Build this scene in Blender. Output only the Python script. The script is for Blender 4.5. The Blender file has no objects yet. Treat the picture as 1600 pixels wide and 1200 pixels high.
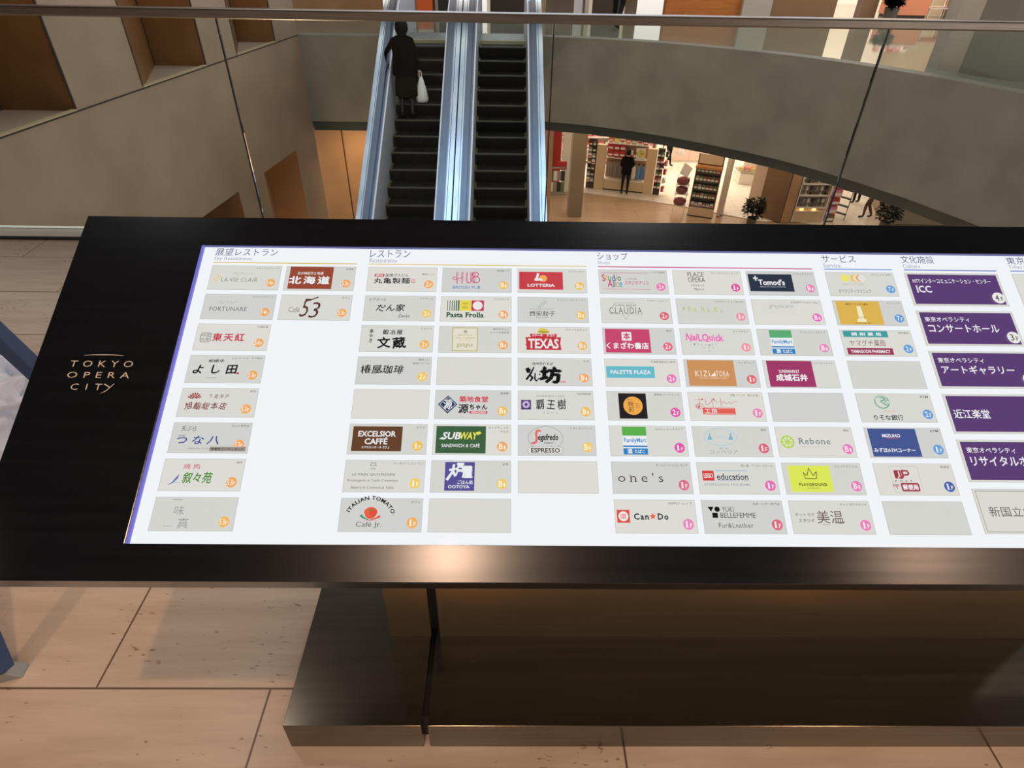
import bpy, bmesh, math, random
from mathutils import Vector, Matrix
random.seed(7)
C = bpy.context.scene.collection
SC = bpy.context.scene
# ------------------------------------------------------------------ camera
EYE = Vector((0, 0, 1.70)); FPX = 955.0
CM = Matrix(((0.99987547, 0.00839335, 0.01336398), (-0.00572, -0.59689, 0.80230), (0.01471, -0.80228, -0.59678)))
def _ortho():
    x = Vector(CM[0]).normalized(); y = Vector(CM[1]); y = (y - x * y.dot(x)).normalized(); z = x.cross(y)
    return Matrix((x, y, z))
CM = _ortho()                       # world = CM @ camera vector (x right, y down, z forward)
cam = bpy.data.cameras.new('camera'); cam.sensor_width = 36; cam.lens = FPX / 1600 * 36; cam.clip_end = 200; cam.clip_start = .02
cam_ob = bpy.data.objects.new('camera', cam); C.objects.link(cam_ob)
ax, ay, az = (CM @ Vector((1, 0, 0))), (CM @ Vector((0, -1, 0))), (CM @ Vector((0, 0, -1)))
cam_ob.matrix_world = Matrix(((ax.x, ay.x, az.x, EYE.x), (ax.y, ay.y, az.y, EYE.y), (ax.z, ay.z, az.z, EYE.z), (0, 0, 0, 1)))
SC.camera = cam_ob
def ray(px, py): return CM @ Vector(((px - 800) / FPX, (py - 600) / FPX, 1.0))
def on_z(px, py, z): r = ray(px, py); return EYE + r * ((z - EYE.z) / r.z)
def on_y(px, py, y): r = ray(px, py); return EYE + r * ((y - EYE.y) / r.y)
# ------------------------------------------------------------------ light
SC.view_settings.view_transform = 'Standard'; SC.view_settings.look = 'None'
SC.view_settings.exposure = 1.5; SC.view_settings.gamma = 1.0; SC.view_settings.use_curve_mapping = False
w = bpy.data.worlds.new('world'); SC.world = w; w.use_nodes = True
w.node_tree.nodes['Background'].inputs['Color'].default_value = (1.0, .935, .865, 1)
w.node_tree.nodes['Background'].inputs['Strength'].default_value = .50
def area(name, loc, sx, sy, power, col, rot=(0, 0, 0)):
    l = bpy.data.lights.new(name, 'AREA'); l.shape = 'RECTANGLE'; l.size = sx; l.size_y = sy; l.energy = power; l.color = col
    o = bpy.data.objects.new(name, l); o.location = loc; o.rotation_euler = rot; C.objects.link(o); return o
def spot(name, loc, target, power, col, ang=70, blend=.6, rad=.05):
    l = bpy.data.lights.new(name, 'SPOT'); l.energy = power; l.color = col; l.spot_size = math.radians(ang); l.spot_blend = blend; l.shadow_soft_size = rad
    o = bpy.data.objects.new(name, l); o.location = loc
    o.rotation_euler = (Vector(target) - Vector(loc)).to_track_quat('-Z', 'Y').to_euler(); C.objects.link(o); return o
area('skylight', (-.8, 9.0, 17), 9, 11, 230, (.50, .72, 1.0))
for y, p, r in ((-.28, 38, .022), (-2.6, 46, .30)):  # the rear, wider row is an unseen fill added to soften the sign's shadow
    for x in (-2.87, -.30, 2.27, 4.84):
        spot('downlight', (x, y, 3.28), (x, y + .55, 0), p, (1.0, .55, .30) if y > -1 else (1.0, .64, .40), 84, .8, r)
for x in (-4.42, -1.85, .72, 3.29): spot('downlight', (x, 1.97, 3.28), (x, 2.05, 0), 20, (1.0, .84, .70), 88, .8, .12)
area('ceiling_light_panel', (0, -4.6, 3.26), 9, 2.4, 115, (1.0, .93, .86))  # added fill with no visible source, brightens the near floor
area('shop_ceiling_light', (7, 27.5, -2.15), 14, 6, 480, (1.0, .80, .66))
area('corridor_ceiling_light', (6, 20.6, -2.2), 14, 2.2, 95, (1.0, .74, .54))
area('lower_left_light', (-3.0, 14.9, -2.2), 2.4, 1.2, 24, (1.0, .70, .46))
area('niche_light', (-4.42, 12.0, -6.3), .3, .5, 110, (1.0, .74, .48), (math.pi, 0, 0))
area('niche_light', (-4.7, 9.7, -6.3), .3, .5, 30, (1.0, .74, .48), (math.pi, 0, 0))
area('gallery_ceiling_light', (4, 16.5, 3.7), 14, 2.0, 80, (1.0, .82, .62))
area('upper_shop_light', (10.2, 20, 3.2), 3.4, 2.4, 120, (1.0, .82, .68))

# ------------------------------------------------------------------ materials
def lin(c):
    return tuple(((x / 255) / 12.92 if x / 255 <= .04045 else ((x / 255 + .055) / 1.055) ** 2.4) for x in c)
MATS = {}
def mat(name, rgb, rough=.6, metal=0.0, spec=.5, **kw):
    if name in MATS: return MATS[name]
    m = bpy.data.materials.new(name); m.use_nodes = True; b = m.node_tree.nodes['Principled BSDF']
    b.inputs['Base Color'].default_value = (*lin(rgb), 1); b.inputs['Roughness'].default_value = rough
    b.inputs['Metallic'].default_value = metal; b.inputs['Specular IOR Level'].default_value = spec
    for k, v in kw.items(): b.inputs[k.replace('_', ' ')].default_value = v
    MATS[name] = m; return m
def noise_mat(name, rgb, rgb2, scale=3.0, rough=.6, metal=0.0, stretch=(1, 1, 1), bump=0.0, spec=.5, detail=6):
    if name in MATS: return MATS[name]
    m = mat(name, rgb, rough, metal, spec); nt = m.node_tree; b = nt.nodes['Principled BSDF']
    tc = nt.nodes.new('ShaderNodeTexCoord'); mp = nt.nodes.new('ShaderNodeMapping'); mp.inputs['Scale'].default_value = stretch
    n = nt.nodes.new('ShaderNodeTexNoise'); n.inputs['Scale'].default_value = scale; n.inputs['Detail'].default_value = detail
    mx = nt.nodes.new('ShaderNodeMix'); mx.data_type = 'RGBA'
    mx.inputs['A'].default_value = (*lin(rgb), 1); mx.inputs['B'].default_value = (*lin(rgb2), 1)
    rp = nt.nodes.new('ShaderNodeMapRange'); rp.inputs['From Min'].default_value = .32; rp.inputs['From Max'].default_value = .68
    nt.links.new(tc.outputs['Object'], mp.inputs['Vector']); nt.links.new(mp.outputs['Vector'], n.inputs['Vector'])
    nt.links.new(n.outputs['Fac'], rp.inputs['Value']); nt.links.new(rp.outputs['Result'], mx.inputs['Factor'])
    nt.links.new(mx.outputs['Result'], b.inputs['Base Color'])
    if bump:
        bp = nt.nodes.new('ShaderNodeBump'); bp.inputs['Strength'].default_value = bump; bp.inputs['Distance'].default_value = .01
        nt.links.new(n.outputs['Fac'], bp.inputs['Height']); nt.links.new(bp.outputs['Normal'], b.inputs['Normal'])
    return m
LITR = .03
def lit(rgb):                        # a backlit print: translucent film in front of the lamp box
    key = 'backlit_%d_%d_%d' % tuple(rgb)
    if key in MATS: return MATS[key]
    m = mat(key, tuple(int(v * .28) for v in rgb), LITR, 0, .35)
    b = m.node_tree.nodes['Principled BSDF']
    b.inputs['Emission Color'].default_value = (*lin(rgb), 1); b.inputs['Emission Strength'].default_value = .93 / 2.828
    return m
def glow(name, rgb, s):
    m = mat(name, rgb, .5); b = m.node_tree.nodes['Principled BSDF']
    b.inputs['Emission Color'].default_value = (*lin(rgb), 1); b.inputs['Emission Strength'].default_value = s; return m
def glass_mat(name, tint, refl_rough=0.0):
    m = bpy.data.materials.new(name); m.use_nodes = True; nt = m.node_tree; nt.nodes.remove(nt.nodes['Principled BSDF'])
    out = nt.nodes['Material Output']; t = nt.nodes.new('ShaderNodeBsdfTransparent'); t.inputs['Color'].default_value = (*tint, 1)
    g = nt.nodes.new('ShaderNodeBsdfGlossy'); g.inputs['Roughness'].default_value = refl_rough
    fr = nt.nodes.new('ShaderNodeFresnel'); fr.inputs['IOR'].default_value = 1.2; mx = nt.nodes.new('ShaderNodeMixShader')
    nt.links.new(fr.outputs['Fac'], mx.inputs['Fac']); nt.links.new(t.outputs['BSDF'], mx.inputs[1]); nt.links.new(g.outputs['BSDF'], mx.inputs[2])
    nt.links.new(mx.outputs['Shader'], out.inputs['Surface']); MATS[name] = m; return m
def stone_floor(name, a, b_, joint, row, width, off, x0, y0, rough, jointw=.006, pits=True):
    m = mat(name, a, rough, 0, .45); nt = m.node_tree; b = nt.nodes['Principled BSDF']; L = nt.links
    tc = nt.nodes.new('ShaderNodeTexCoord'); mp = nt.nodes.new('ShaderNodeMapping'); mp.inputs['Location'].default_value = (-x0, -y0, 0)
    br = nt.nodes.new('ShaderNodeTexBrick'); br.offset = off; br.inputs['Scale'].default_value = 1; br.inputs['Brick Width'].default_value = width
    br.inputs['Row Height'].default_value = row; br.inputs['Mortar Size'].default_value = jointw / 2; br.inputs['Mortar Smooth'].default_value = .1
    br.inputs['Color1'].default_value = (.96, .96, .96, 1); br.inputs['Color2'].default_value = (1.03, 1.03, 1.03, 1); br.inputs['Mortar'].default_value = (.22, .18, .14, 1)
    L.new(tc.outputs['Object'], mp.inputs['Vector']); L.new(mp.outputs['Vector'], br.inputs['Vector'])
    m2 = nt.nodes.new('ShaderNodeMapping'); m2.inputs['Scale'].default_value = (1.1, 9, 1)
    n = nt.nodes.new('ShaderNodeTexNoise'); n.inputs['Scale'].default_value = 2.2; n.inputs['Detail'].default_value = 9; n.inputs['Roughness'].default_value = .62
    L.new(tc.outputs['Object'], m2.inputs['Vector']); L.new(m2.outputs['Vector'], n.inputs['Vector'])
    rp = nt.nodes.new('ShaderNodeMapRange'); rp.inputs['From Min'].default_value = .3; rp.inputs['From Max'].default_value = .7; L.new(n.outputs['Fac'], rp.inputs['Value'])
    mx = nt.nodes.new('ShaderNodeMix'); mx.data_type = 'RGBA'; mx.inputs['A'].default_value = (*lin(a), 1); mx.inputs['B'].default_value = (*lin(b_), 1)
    L.new(rp.outputs['Result'], mx.inputs['Factor'])
    mu = nt.nodes.new('ShaderNodeMix'); mu.data_type = 'RGBA'; mu.blend_type = 'MULTIPLY'; mu.inputs['Factor'].default_value = 1
    L.new(mx.outputs['Result'], mu.inputs['A']); L.new(br.outputs['Color'], mu.inputs['B']); last = mu
    if pits:
        m3 = nt.nodes.new('ShaderNodeMapping'); m3.inputs['Scale'].default_value = (16, 52, 1); L.new(tc.outputs['Object'], m3.inputs['Vector'])
        n2 = nt.nodes.new('ShaderNodeTexNoise'); n2.inputs['Scale'].default_value = 2.0; n2.inputs['Detail'].default_value = 3; L.new(m3.outputs['Vector'], n2.inputs['Vector'])
        n3 = nt.nodes.new('ShaderNodeTexNoise'); n3.inputs['Scale'].default_value = 3.1; n3.inputs['Detail'].default_value = 2; L.new(tc.outputs['Object'], n3.inputs['Vector'])
        ad = nt.nodes.new('ShaderNodeMath'); ad.operation = 'MULTIPLY_ADD'; ad.inputs[1].default_value = .42; L.new(n3.outputs['Fac'], ad.inputs[0]); L.new(n2.outputs['Fac'], ad.inputs[2])
        r2 = nt.nodes.new('ShaderNodeMapRange'); r2.inputs['From Min'].default_value = .895; r2.inputs['From Max'].default_value = .945; L.new(ad.outputs['Value'], r2.inputs['Value'])
        m4 = nt.nodes.new('ShaderNodeMix'); m4.data_type = 'RGBA'; m4.inputs['B'].default_value = (*lin((112, 78, 55)), 1)
        sc = nt.nodes.new('ShaderNodeMath'); sc.operation = 'MULTIPLY'; sc.inputs[1].default_value = .75; L.new(r2.outputs['Result'], sc.inputs[0])
        L.new(sc.outputs['Value'], m4.inputs['Factor']); L.new(mu.outputs['Result'], m4.inputs['A']); last = m4
    L.new(last.outputs['Result'], b.inputs['Base Color']); return m

# ------------------------------------------------------------------ mesh helpers
XF = {}                                # root name -> world matrix, for parts given in world coordinates
class MB:
    def __init__(s): s.v = []; s.f = []; s.m = []; s.mats = []
    def mi(s, m):
        if m is None: return 0
        if m not in s.mats: s.mats.append(m)
        return s.mats.index(m)
    def add(s, vs, fs, m=None):
        k = len(s.v); s.v += [Vector(p) for p in vs]; i = s.mi(m)
        for f in fs: s.f.append([k + a for a in f]); s.m.append(i)
        return s
    def hexa(s, p, m=None):            # 4 bottom points ccw + 4 top
        return s.add(p, [(3, 2, 1, 0), (4, 5, 6, 7), (0, 1, 5, 4), (1, 2, 6, 5), (2, 3, 7, 6), (3, 0, 4, 7)], m)
    def box(s, a, b, m=None):
        (x0, y0, z0), (x1, y1, z1) = a, b
        return s.hexa([(x0, y0, z0), (x1, y0, z0), (x1, y1, z0), (x0, y1, z0), (x0, y0, z1), (x1, y0, z1), (x1, y1, z1), (x0, y1, z1)], m)
    def prism(s, poly, z0, z1, m=None):
        n = len(poly); return s.add([(x, y, z0) for x, y in poly] + [(x, y, z1) for x, y in poly],
            [tuple(range(n))[::-1], tuple(range(n, 2 * n))] + [(i, (i + 1) % n, n + (i + 1) % n, n + i) for i in range(n)], m)
    def prism_x(s, poly, x0, x1, m=None):  # polygon in (y, z) pushed along x
        n = len(poly); return s.add([(x0, y, z) for y, z in poly] + [(x1, y, z) for y, z in poly],
            [tuple(range(n))[::-1], tuple(range(n, 2 * n))] + [(i, (i + 1) % n, n + (i + 1) % n, n + i) for i in range(n)], m)
    def sweep(s, path, section, m=None, up=Vector((1, 0, 0))):  # section points (a along up, b along normal)
        k = len(section); vs = []
        P = [Vector(p) for p in path]
        for i, p in enumerate(P):
            t = (P[min(i + 1, len(P) - 1)] - P[max(i - 1, 0)]).normalized(); nn = t.cross(up).normalized()
            nn = -nn if nn.z < 0 else nn
            vs += [p + up * a + nn * b for a, b in section]
        fs = [(i * k + j, i * k + (j + 1) % k, (i + 1) * k + (j + 1) % k, (i + 1) * k + j) for i in range(len(P) - 1) for j in range(k)]
        fs += [tuple(range(k))[::-1], tuple(range((len(P) - 1) * k, len(P) * k))]
        return s.add(vs, fs, m)
    def tube(s, path, r, m=None, n=10):
        P = [Vector(p) for p in path]; rs = r if isinstance(r, (list, tuple)) else [r] * len(P); vs = []
        for i, p in enumerate(P):
            t = (P[min(i + 1, len(P) - 1)] - P[max(i - 1, 0)]).normalized()
            a = t.orthogonal().normalized() if abs(t.z) > .95 else t.cross(Vector((0, 0, 1))).normalized(); b = t.cross(a)
            vs += [p + a * (rs[i] * math.cos(2 * math.pi * j / n)) + b * (rs[i] * math.sin(2 * math.pi * j / n)) for j in range(n)]
        fs = [(i * n + j, i * n + (j + 1) % n, (i + 1) * n + (j + 1) % n, (i + 1) * n + j) for i in range(len(P) - 1) for j in range(n)]
        fs += [tuple(range(n))[::-1], tuple(range((len(P) - 1) * n, len(P) * n))]
        return s.add(vs, fs, m)
    def lathe(s, prof, c=(0, 0, 0), m=None, n=20, sx=1, sy=1):
        vs = [(c[0] + r * sx * math.cos(2 * math.pi * j / n), c[1] + r * sy * math.sin(2 * math.pi * j / n), c[2] + z) for r, z in prof for j in range(n)]
        fs = [(i * n + j, i * n + (j + 1) % n, (i + 1) * n + (j + 1) % n, (i + 1) * n + j) for i in range(len(prof) - 1) for j in range(n)]
        fs += [tuple(range(n))[::-1], tuple(range((len(prof) - 1) * n, len(prof) * n))]
        return s.add(vs, fs, m)
    def build(s, name, m=None, parent=None, world=False, bevel=0, smooth=False, label=None):
        me = bpy.data.meshes.new(name)
        vs = s.v
        if parent is not None and world:
            inv = XF[parent.name].inverted(); vs = [inv @ p for p in vs]
        lo = Vector([min(p[i] for p in vs) for i in range(3)]); hi = Vector([max(p[i] for p in vs) for i in range(3)])
        ce = (lo + hi) / 2
        if parent is None: ce.z = lo.z
        me.from_pydata([tuple(p - ce) for p in vs], [], s.f)
        for q in ([m] if m else s.mats): me.materials.append(q)
        if not m:
            for p, i in zip(me.polygons, s.m): p.material_index = i
        bm = bmesh.new(); bm.from_mesh(me); bmesh.ops.recalc_face_normals(bm, faces=bm.faces); bm.to_mesh(me); bm.free()
        if smooth:
            for p in me.polygons: p.use_smooth = True
        o = bpy.data.objects.new(name, me); C.objects.link(o); o.location = ce
        if parent is not None: o.parent = parent
        if bevel:
            bv = o.modifiers.new('bevel', 'BEVEL'); bv.width = bevel; bv.segments = 2; bv.limit_method = 'ANGLE'
        if label: o['label'] = label
        return o
def tag(o, label=None, cat=None, group=None, kind=None):
    if label: o['label'] = label
    if cat: o['category'] = cat
    if group: o['group'] = group
    if kind: o['kind'] = kind
    return o
def root(name, loc, label, cat, group=None, rz=0.0):
    o = bpy.data.objects.new(name, None); C.objects.link(o); o.location = loc; o.rotation_euler = (0, 0, rz); o.empty_display_size = .2
    XF[o.name] = Matrix.Translation(Vector(loc)) @ Matrix.Rotation(rz, 4, 'Z'); return tag(o, label, cat, group)
def struct(o): o['kind'] = 'structure'; return o
def copy_tree(o, parent=None):
    c = o.copy(); C.objects.link(c)
    if parent is not None: c.parent = parent
    for ch in list(o.children): copy_tree(ch, c)
    return c
# ------------------------------------------------------------------ the setting
plaster = noise_mat('grey_plaster', (118, 112, 102), (104, 98, 88), 1.6, .7)
beige_stone = noise_mat('beige_stone', (150, 130, 111), (136, 117, 99), 1.3, .6)
brown_stone = noise_mat('brown_stone', (116, 76, 36), (98, 62, 28), 2.0, .5)
orange_stone = noise_mat('orange_stone', (186, 142, 100), (166, 124, 86), 1.5, .45)
dark_trim = mat('dark_trim', (40, 42, 38), .5)
travertine = stone_floor('travertine_floor', (204, 186, 170), (180, 160, 142), None, .454, .96, .5, -.64 - .25 + .48, .86 - .454 + 3.01, .33)
gallery_stone = stone_floor('polished_gallery_floor', (120, 122, 112), (108, 110, 100), None, .9, .9, 0, 0, 0, .05, .006, False)
corridor_stone = stone_floor('corridor_floor', (186, 156, 128), (170, 140, 112), None, .9, 1.2, .5, 0, 0, .22, .004, False)
shop_tile = stone_floor('shop_floor_tile', (232, 222, 210), (226, 214, 200), None, .6, .6, 0, .2, 0, .25, .006, False)
white_wall = mat('white_wall', (232, 224, 214), .6)
ceil_mat = mat('ceiling_paint', (104, 108, 114), .8)

struct(MB().box((-7, -10, -.35), (7.5, 3.98, 0)).build('floor', travertine))
struct(MB().box((-7, -10, 3.3), (7.5, 3.98, 3.6)).build('ceiling', ceil_mat))
struct(MB().box((-7, -10.2, 0), (7.5, -10, 3.3)).build('wall_back', mat('back_wall_paint', (120, 108, 92), .7)))  # out of view, added so the balustrade glass reflects a plain wall
EDGE = [(.74, 13.84), (1.7, 13.68), (2.65, 13.37), (3.4, 13.03), (4.0, 12.68), (4.6, 12.27), (5.13, 11.86), (5.69, 11.28), (6.2, 10.6), (6.64, 9.92), (7.08, 9.03), (7.4, 8.2), (7.7, 7.2), (7.9, 6.2), (8.0, 5.2), (8.05, 3.98)]
def offset_line(pts, d):
    out = []
    for i, p in enumerate(pts):
        a = Vector(pts[max(i - 1, 0)]); b = Vector(pts[min(i + 1, len(pts) - 1)]); t = (b - a).normalized(); out.append((p[0] - t.y * d, p[1] + t.x * d))
    return out
slab = MB()
poly = [(-4.6, 13.63), (-2.2, 13.63)] + offset_line(EDGE, .06) + [(20, 3.98), (20, 24), (-9, 24), (-9, 13.57)]
slab.prism(poly, -.3, 0)
struct(slab.build('floor_gallery', gallery_stone))
fas = MB()
line = [(-4.05, 13.56), (-2.2, 13.57)] + EDGE
bk = offset_line(line, .3)
def zb(p): return -1.58 - .22 * max(0.0, min(1.0, (p[0] - .7) / 6.4))
for i in range(len(line) - 1):
    a, b, c, d = line[i], line[i + 1], bk[i + 1], bk[i]
    fas.hexa([(*a, zb(a)), (*b, zb(b)), (*c, zb(b)), (*d, zb(a)), (*a, .0006), (*b, .0006), (*c, .0006), (*d, .0006)])
struct(fas.build('wall_fascia', plaster, smooth=False))
bd = MB(); i1 = offset_line(line, .06); i2 = offset_line(line, .3)
for i in range(len(line) - 1):
    a, b, c, d = i1[i], i1[i + 1], i2[i + 1], i2[i]
    bd.hexa([(*a, zb(a) - .19), (*b, zb(b) - .19), (*c, zb(b) - .19), (*d, zb(a) - .19), (*a, zb(a)), (*b, zb(b)), (*c, zb(b)), (*d, zb(a))])
struct(bd.build('trim_1', dark_trim))
cl = MB(); cl.prism([(-4.05, 13.86)] + offset_line([(-2.2, 13.57)] + EDGE, .3) + [(22, 4), (22, 34), (-9, 34), (-9, 13.86)], -1.76, -1.6)
struct(cl.build('ceiling_lower', mat('lower_ceiling_paint', (120, 110, 98), .7)))
struct(MB().box((-10, 1.0, -6.9), (22, 25, -6.6)).build('floor_lower', corridor_stone))
SHOP = [(-3, 24.2), (1.52, 23.95), (3.16, 23.8), (5.0, 23.2), (6.55, 22.5), (7.66, 21.86), (8.71, 21.28), (9.3, 21.0), (10.1, 21.3), (11.4, 20.6), (13.4, 20.4), (13.6, 21.2), (20, 21)]
struct(MB().prism(SHOP + [(20, 34), (-3, 34)], -6.6, -6.57).build('floor_shop', shop_tile))
struct(MB().box((-7.2, -10, 0), (-7, 3.7, 3.3)).build('wall_near_left', MATS['back_wall_paint']))  # unseen, added to even out the reflection at the left of the glass
# left facade: piers, the band between the storeys and the three-sided niches
fa, fb = Vector((-5.22, 3.8)), Vector((-4.05, 13.56))
def fac(y): t = (y - fa.y) / (fb.y - fa.y); return (fa.x + (fb.x - fa.x) * t, y)
NICHE = [(5.75, 7.33, -5.62), (8.57, 10.14, -5.22), (11.10, 12.55, -4.84)]
prev = 3.8; pier = MB()
for (ya, yb, xc) in NICHE + [(13.56, 13.56, 0)]:
    a, b = fac(prev), fac(ya); pier.prism([a, b, (b[0] - 1.6, b[1] + .05), (a[0] - 1.6, a[1] + .05)], -6.6, 8); prev = yb
for (ya, yb, xc) in NICHE:              # the band closes the niches between z -1.9 and 0
    a, b = fac(ya), fac(yb); pier.prism([a, b, (xc, yb)], -1.88, 0)
struct(pier.build('wall_left', beige_stone))
nb = MB()
for (ya, yb, xc) in NICHE:
    a, b = fac(ya), fac(yb)
    for z0, z1, in ((0.0, 8), (-6.6, -1.88)):
        nb.prism([b, (b[0], b[1] + .04), (xc - .04, yb + .04), (xc, yb)], z0, z1)
        nb.prism([a, (xc, yb - .01), (xc - .05, yb), (a[0] - .05, a[1])], z0, z1)
struct(nb.build('wall_left_niche', brown_stone))
sl = MB()
for (ya, yb, xc) in NICHE:
    a, b = fac(ya), fac(yb); sl.prism([(a[0] + .012, a[1]), (b[0] + .012, b[1]), (b[0] - .05, b[1]), (a[0] - .05, a[1])], .006, .022)
struct(sl.build('trim_2', mat('sill_stone', (168, 150, 124), .4)))
gr = MB(); a, b = fac(3.8), fac(13.56); gr.prism([(a[0] + .004, a[1]), (b[0] + .004, b[1]), (b[0] - .02, b[1]), (a[0] - .02, a[1])], -.012, .004)
for (ya, yb, xc) in NICHE:
    for yy in (ya, yb): p_ = fac(yy); gr.box((p_[0] - .012, yy - .012, .02), (p_[0] + .004, yy + .012, 8))
    gr.box((xc - .01, yb - .016, 0), (xc + .012, yb - .002, 8))
struct(gr.build('trim_4', mat('facade_joint', (44, 36, 28), .7)))
wl = MB(); wl.box((-5.6, 16, -6.6), (-4.12, 16.2, -1.77)); wl.box((-4.08, 16, -6.6), (1.2, 16.2, -1.77)); wl.box((-4.2, 16.1, -6.6), (-4.0, 16.2, -1.77))
struct(wl.build('wall_lower_left', orange_stone))
# lower storey: columns and walls around the shops
col_m = noise_mat('beige_column', (150, 132, 108), (140, 122, 98), 1.2, .55)
struct(MB().box((2.25, 21.26, -6.6), (2.74, 21.76, -1.77)).build('wall_column', col_m))
struct(MB().box((.9, 24.7, -6.6), (2.18, 24.9, -1.77)).build('wall_red', mat('red_panel', (150, 26, 24), .5)))
struct(MB().box((2.2, 24.25, -6.57), (3.1, 24.4, -3.2)).build('wall_shop_partition', white_wall))
struct(MB().box((-3, 33, -6.57), (20, 33.2, -1.77)).build('wall_shop_back', white_wall))
brown_wall = noise_mat('brown_wall', (132, 100, 70), (120, 90, 62), 1.0, .5)
struct(MB().prism([(9.16, 21.55), (9.76, 20.93), (9.80, 20.93), (9.84, 23.2), (9.4, 23.2)], -6.57, -1.77).build('wall_brown', brown_wall))
struct(MB().prism([(9.83, 20.93), (10.16, 20.93), (10.16, 23.2), (9.86, 23.2)], -6.57, -1.77).build('wall_brown_edge', orange_stone))  # the warm light along this edge is put into its stone colour
struct(MB().prism([(13.5, 20.95), (16.4, 20.8), (16.4, 23), (14.1, 23)], -6.57, -1.77).build('wall_right_pier', col_m))
dj = MB(); dj.prism([(7.68, 21.50), (7.80, 21.46), (8.06, 22.1), (7.94, 22.15)], -6.57, -3.2); dj.prism([(7.86, 21.62), (7.95, 21.58), (8.1, 22.0), (8.02, 22.04)], -6.57, -3.2)
struct(dj.build('trim_3', mat('door_jamb_white', (226, 208, 186), .4)))
# upper storey beyond the gallery
far_m = noise_mat('tan_wall', (150, 112, 74), (134, 100, 66), 1.4, .5)
struct(MB().box((-9, 18, 0), (-3.16, 18.3, 6)).build('wall_far', far_m))
struct(MB().box((-3.16, 19.6, 0), (-2.46, 19.8, 6)).build('wall_far_recess', mat('dark_recess', (38, 36, 32), .6)))
struct(MB().box((-2.46, 18, 0), (-1.98, 18.3, 6)).build('wall_far_pier', col_m))
struct(MB().box((-1.98, 18.02, 0), (-1.82, 18.3, 6)).build('wall_far_strip', brown_stone))
struct(MB().box((.62, 18, 0), (.98, 18.3, 6)).build('wall_far_post', col_m))
struct(MB().box((.98, 22, 0), (4.0, 22.2, 6)).build('wall_far_deep', far_m))
struct(MB().box((1.70, 18.0, 0), (1.90, 18.2, 6)).build('wall_far_column', mat('pale_column', (196, 200, 206), .4)))
struct(MB().box((4.0, 18, 0), (5.9, 18.3, 6)).build('wall_far_timber', noise_mat('orange_timber', (186, 116, 54), (160, 94, 40), 3, .4, stretch=(1, 1, 12))))
struct(MB().box((5.9, 17.85, 0), (6.62, 18.3, 6)).build('wall_far_pilaster', mat('pale_pilaster', (172, 166, 158), .5)))
struct(MB().box((6.62, 18, 0), (8.3, 18.3, 6)).build('wall_far_brown', brown_wall))
struct(MB().box((8.95, 18, 0), (9.35, 18.3, 6)).build('wall_far_jamb', brown_wall))
struct(MB().box((8.2, 22.0, 0), (12.2, 22.2, 4)).build('wall_upper_shop', white_wall))
struct(MB().prism([(11.62, 17.9), (12.1, 17.6), (13, 18), (13, 22.2), (12.0, 22.2)], 0, 6).build('wall_far_right', col_m))
gp = mat('grey_green_stone', (104, 100, 88), .5)
struct(MB().prism([(6.88, 10.80), (7.07, 10.55), (7.12, 10.62), (7.0, 11.3)], 0, 6).build('wall_gallery_pier', noise_mat('pale_pier_stone', (150, 142, 126), (140, 132, 116), 1.5, .5)))
struct(MB().prism([(7.07, 10.56), (7.3, 10.17), (7.66, 9.75), (8.1, 9.2), (8.5, 8.5), (9.6, 9), (9, 11), (7.3, 11.2)], 0, 6).build('wall_gallery', gp))
struct(MB().box((-9, 13.9, 3.9), (6.6, 24, 4.1)).build('ceiling_gallery', ceil_mat))

wf = MB(); wg = MB()
for i in range(8): wg.box((-3.1 + i * 1.42, 17.93, 2.72), (-1.76 + i * 1.42, 17.95, 3.84))
for i in range(9): wf.box((-3.18 + i * 1.42, 17.9, 2.66), (-3.10 + i * 1.42, 17.99, 3.9))
wf.box((-3.18, 17.9, 2.64), (8.26, 17.99, 2.72)); wf.box((-3.18, 17.9, 3.84), (8.26, 17.99, 3.9))
struct(wg.build('window_1', glow('daylight_glazing', (170, 206, 255), 1.1))); struct(wf.build('window_1_frame', mat('window_frame_metal', (150, 154, 160), .4, .6)))

# ------------------------------------------------------------------ glass balustrade at the edge of the floor
steel = noise_mat('brushed_steel_rail', (150, 140, 130), (132, 122, 114), 4, .32, .85, (1, 30, 30))
bal = root('glass_balustrade', (.26, 3.92, 0), 'frameless glass balustrade with flat steel top rail along the edge behind the sign', 'balustrade')
gl = glass_mat('balustrade_glass', (.90, .925, .895))
J = [-5.355, -3.48, -1.605, .263, 2.14, 4.01, 5.88]
for a, b in zip(J, J[1:]): MB().box((a + .006, 3.914, .05), (b - .006, 3.926, 1.285)).build('glass_pane', gl, bal, True)
for x in J[1:-1]: MB().box((x - .0035, 3.912, .05), (x + .0035, 3.928, 1.283)).build('joint_seal', mat('black_seal', (40, 36, 30), .5), bal, True)
MB().box((-5.36, 3.885, 1.283), (5.88, 3.955, 1.332)).build('top_rail', steel, bal, True, bevel=.009)
MB().box((-5.36, 3.875, 0.0), (5.88, 3.965, .05)).build('base_channel', mat('base_channel_metal', (238, 235, 230), .5), bal, True, bevel=.004)
MB().box((-5.36, 3.846, 0.0), (5.88, 3.876, .012)).build('floor_gasket', mat('floor_gasket_black', (26, 24, 22), .6), bal, True)
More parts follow.
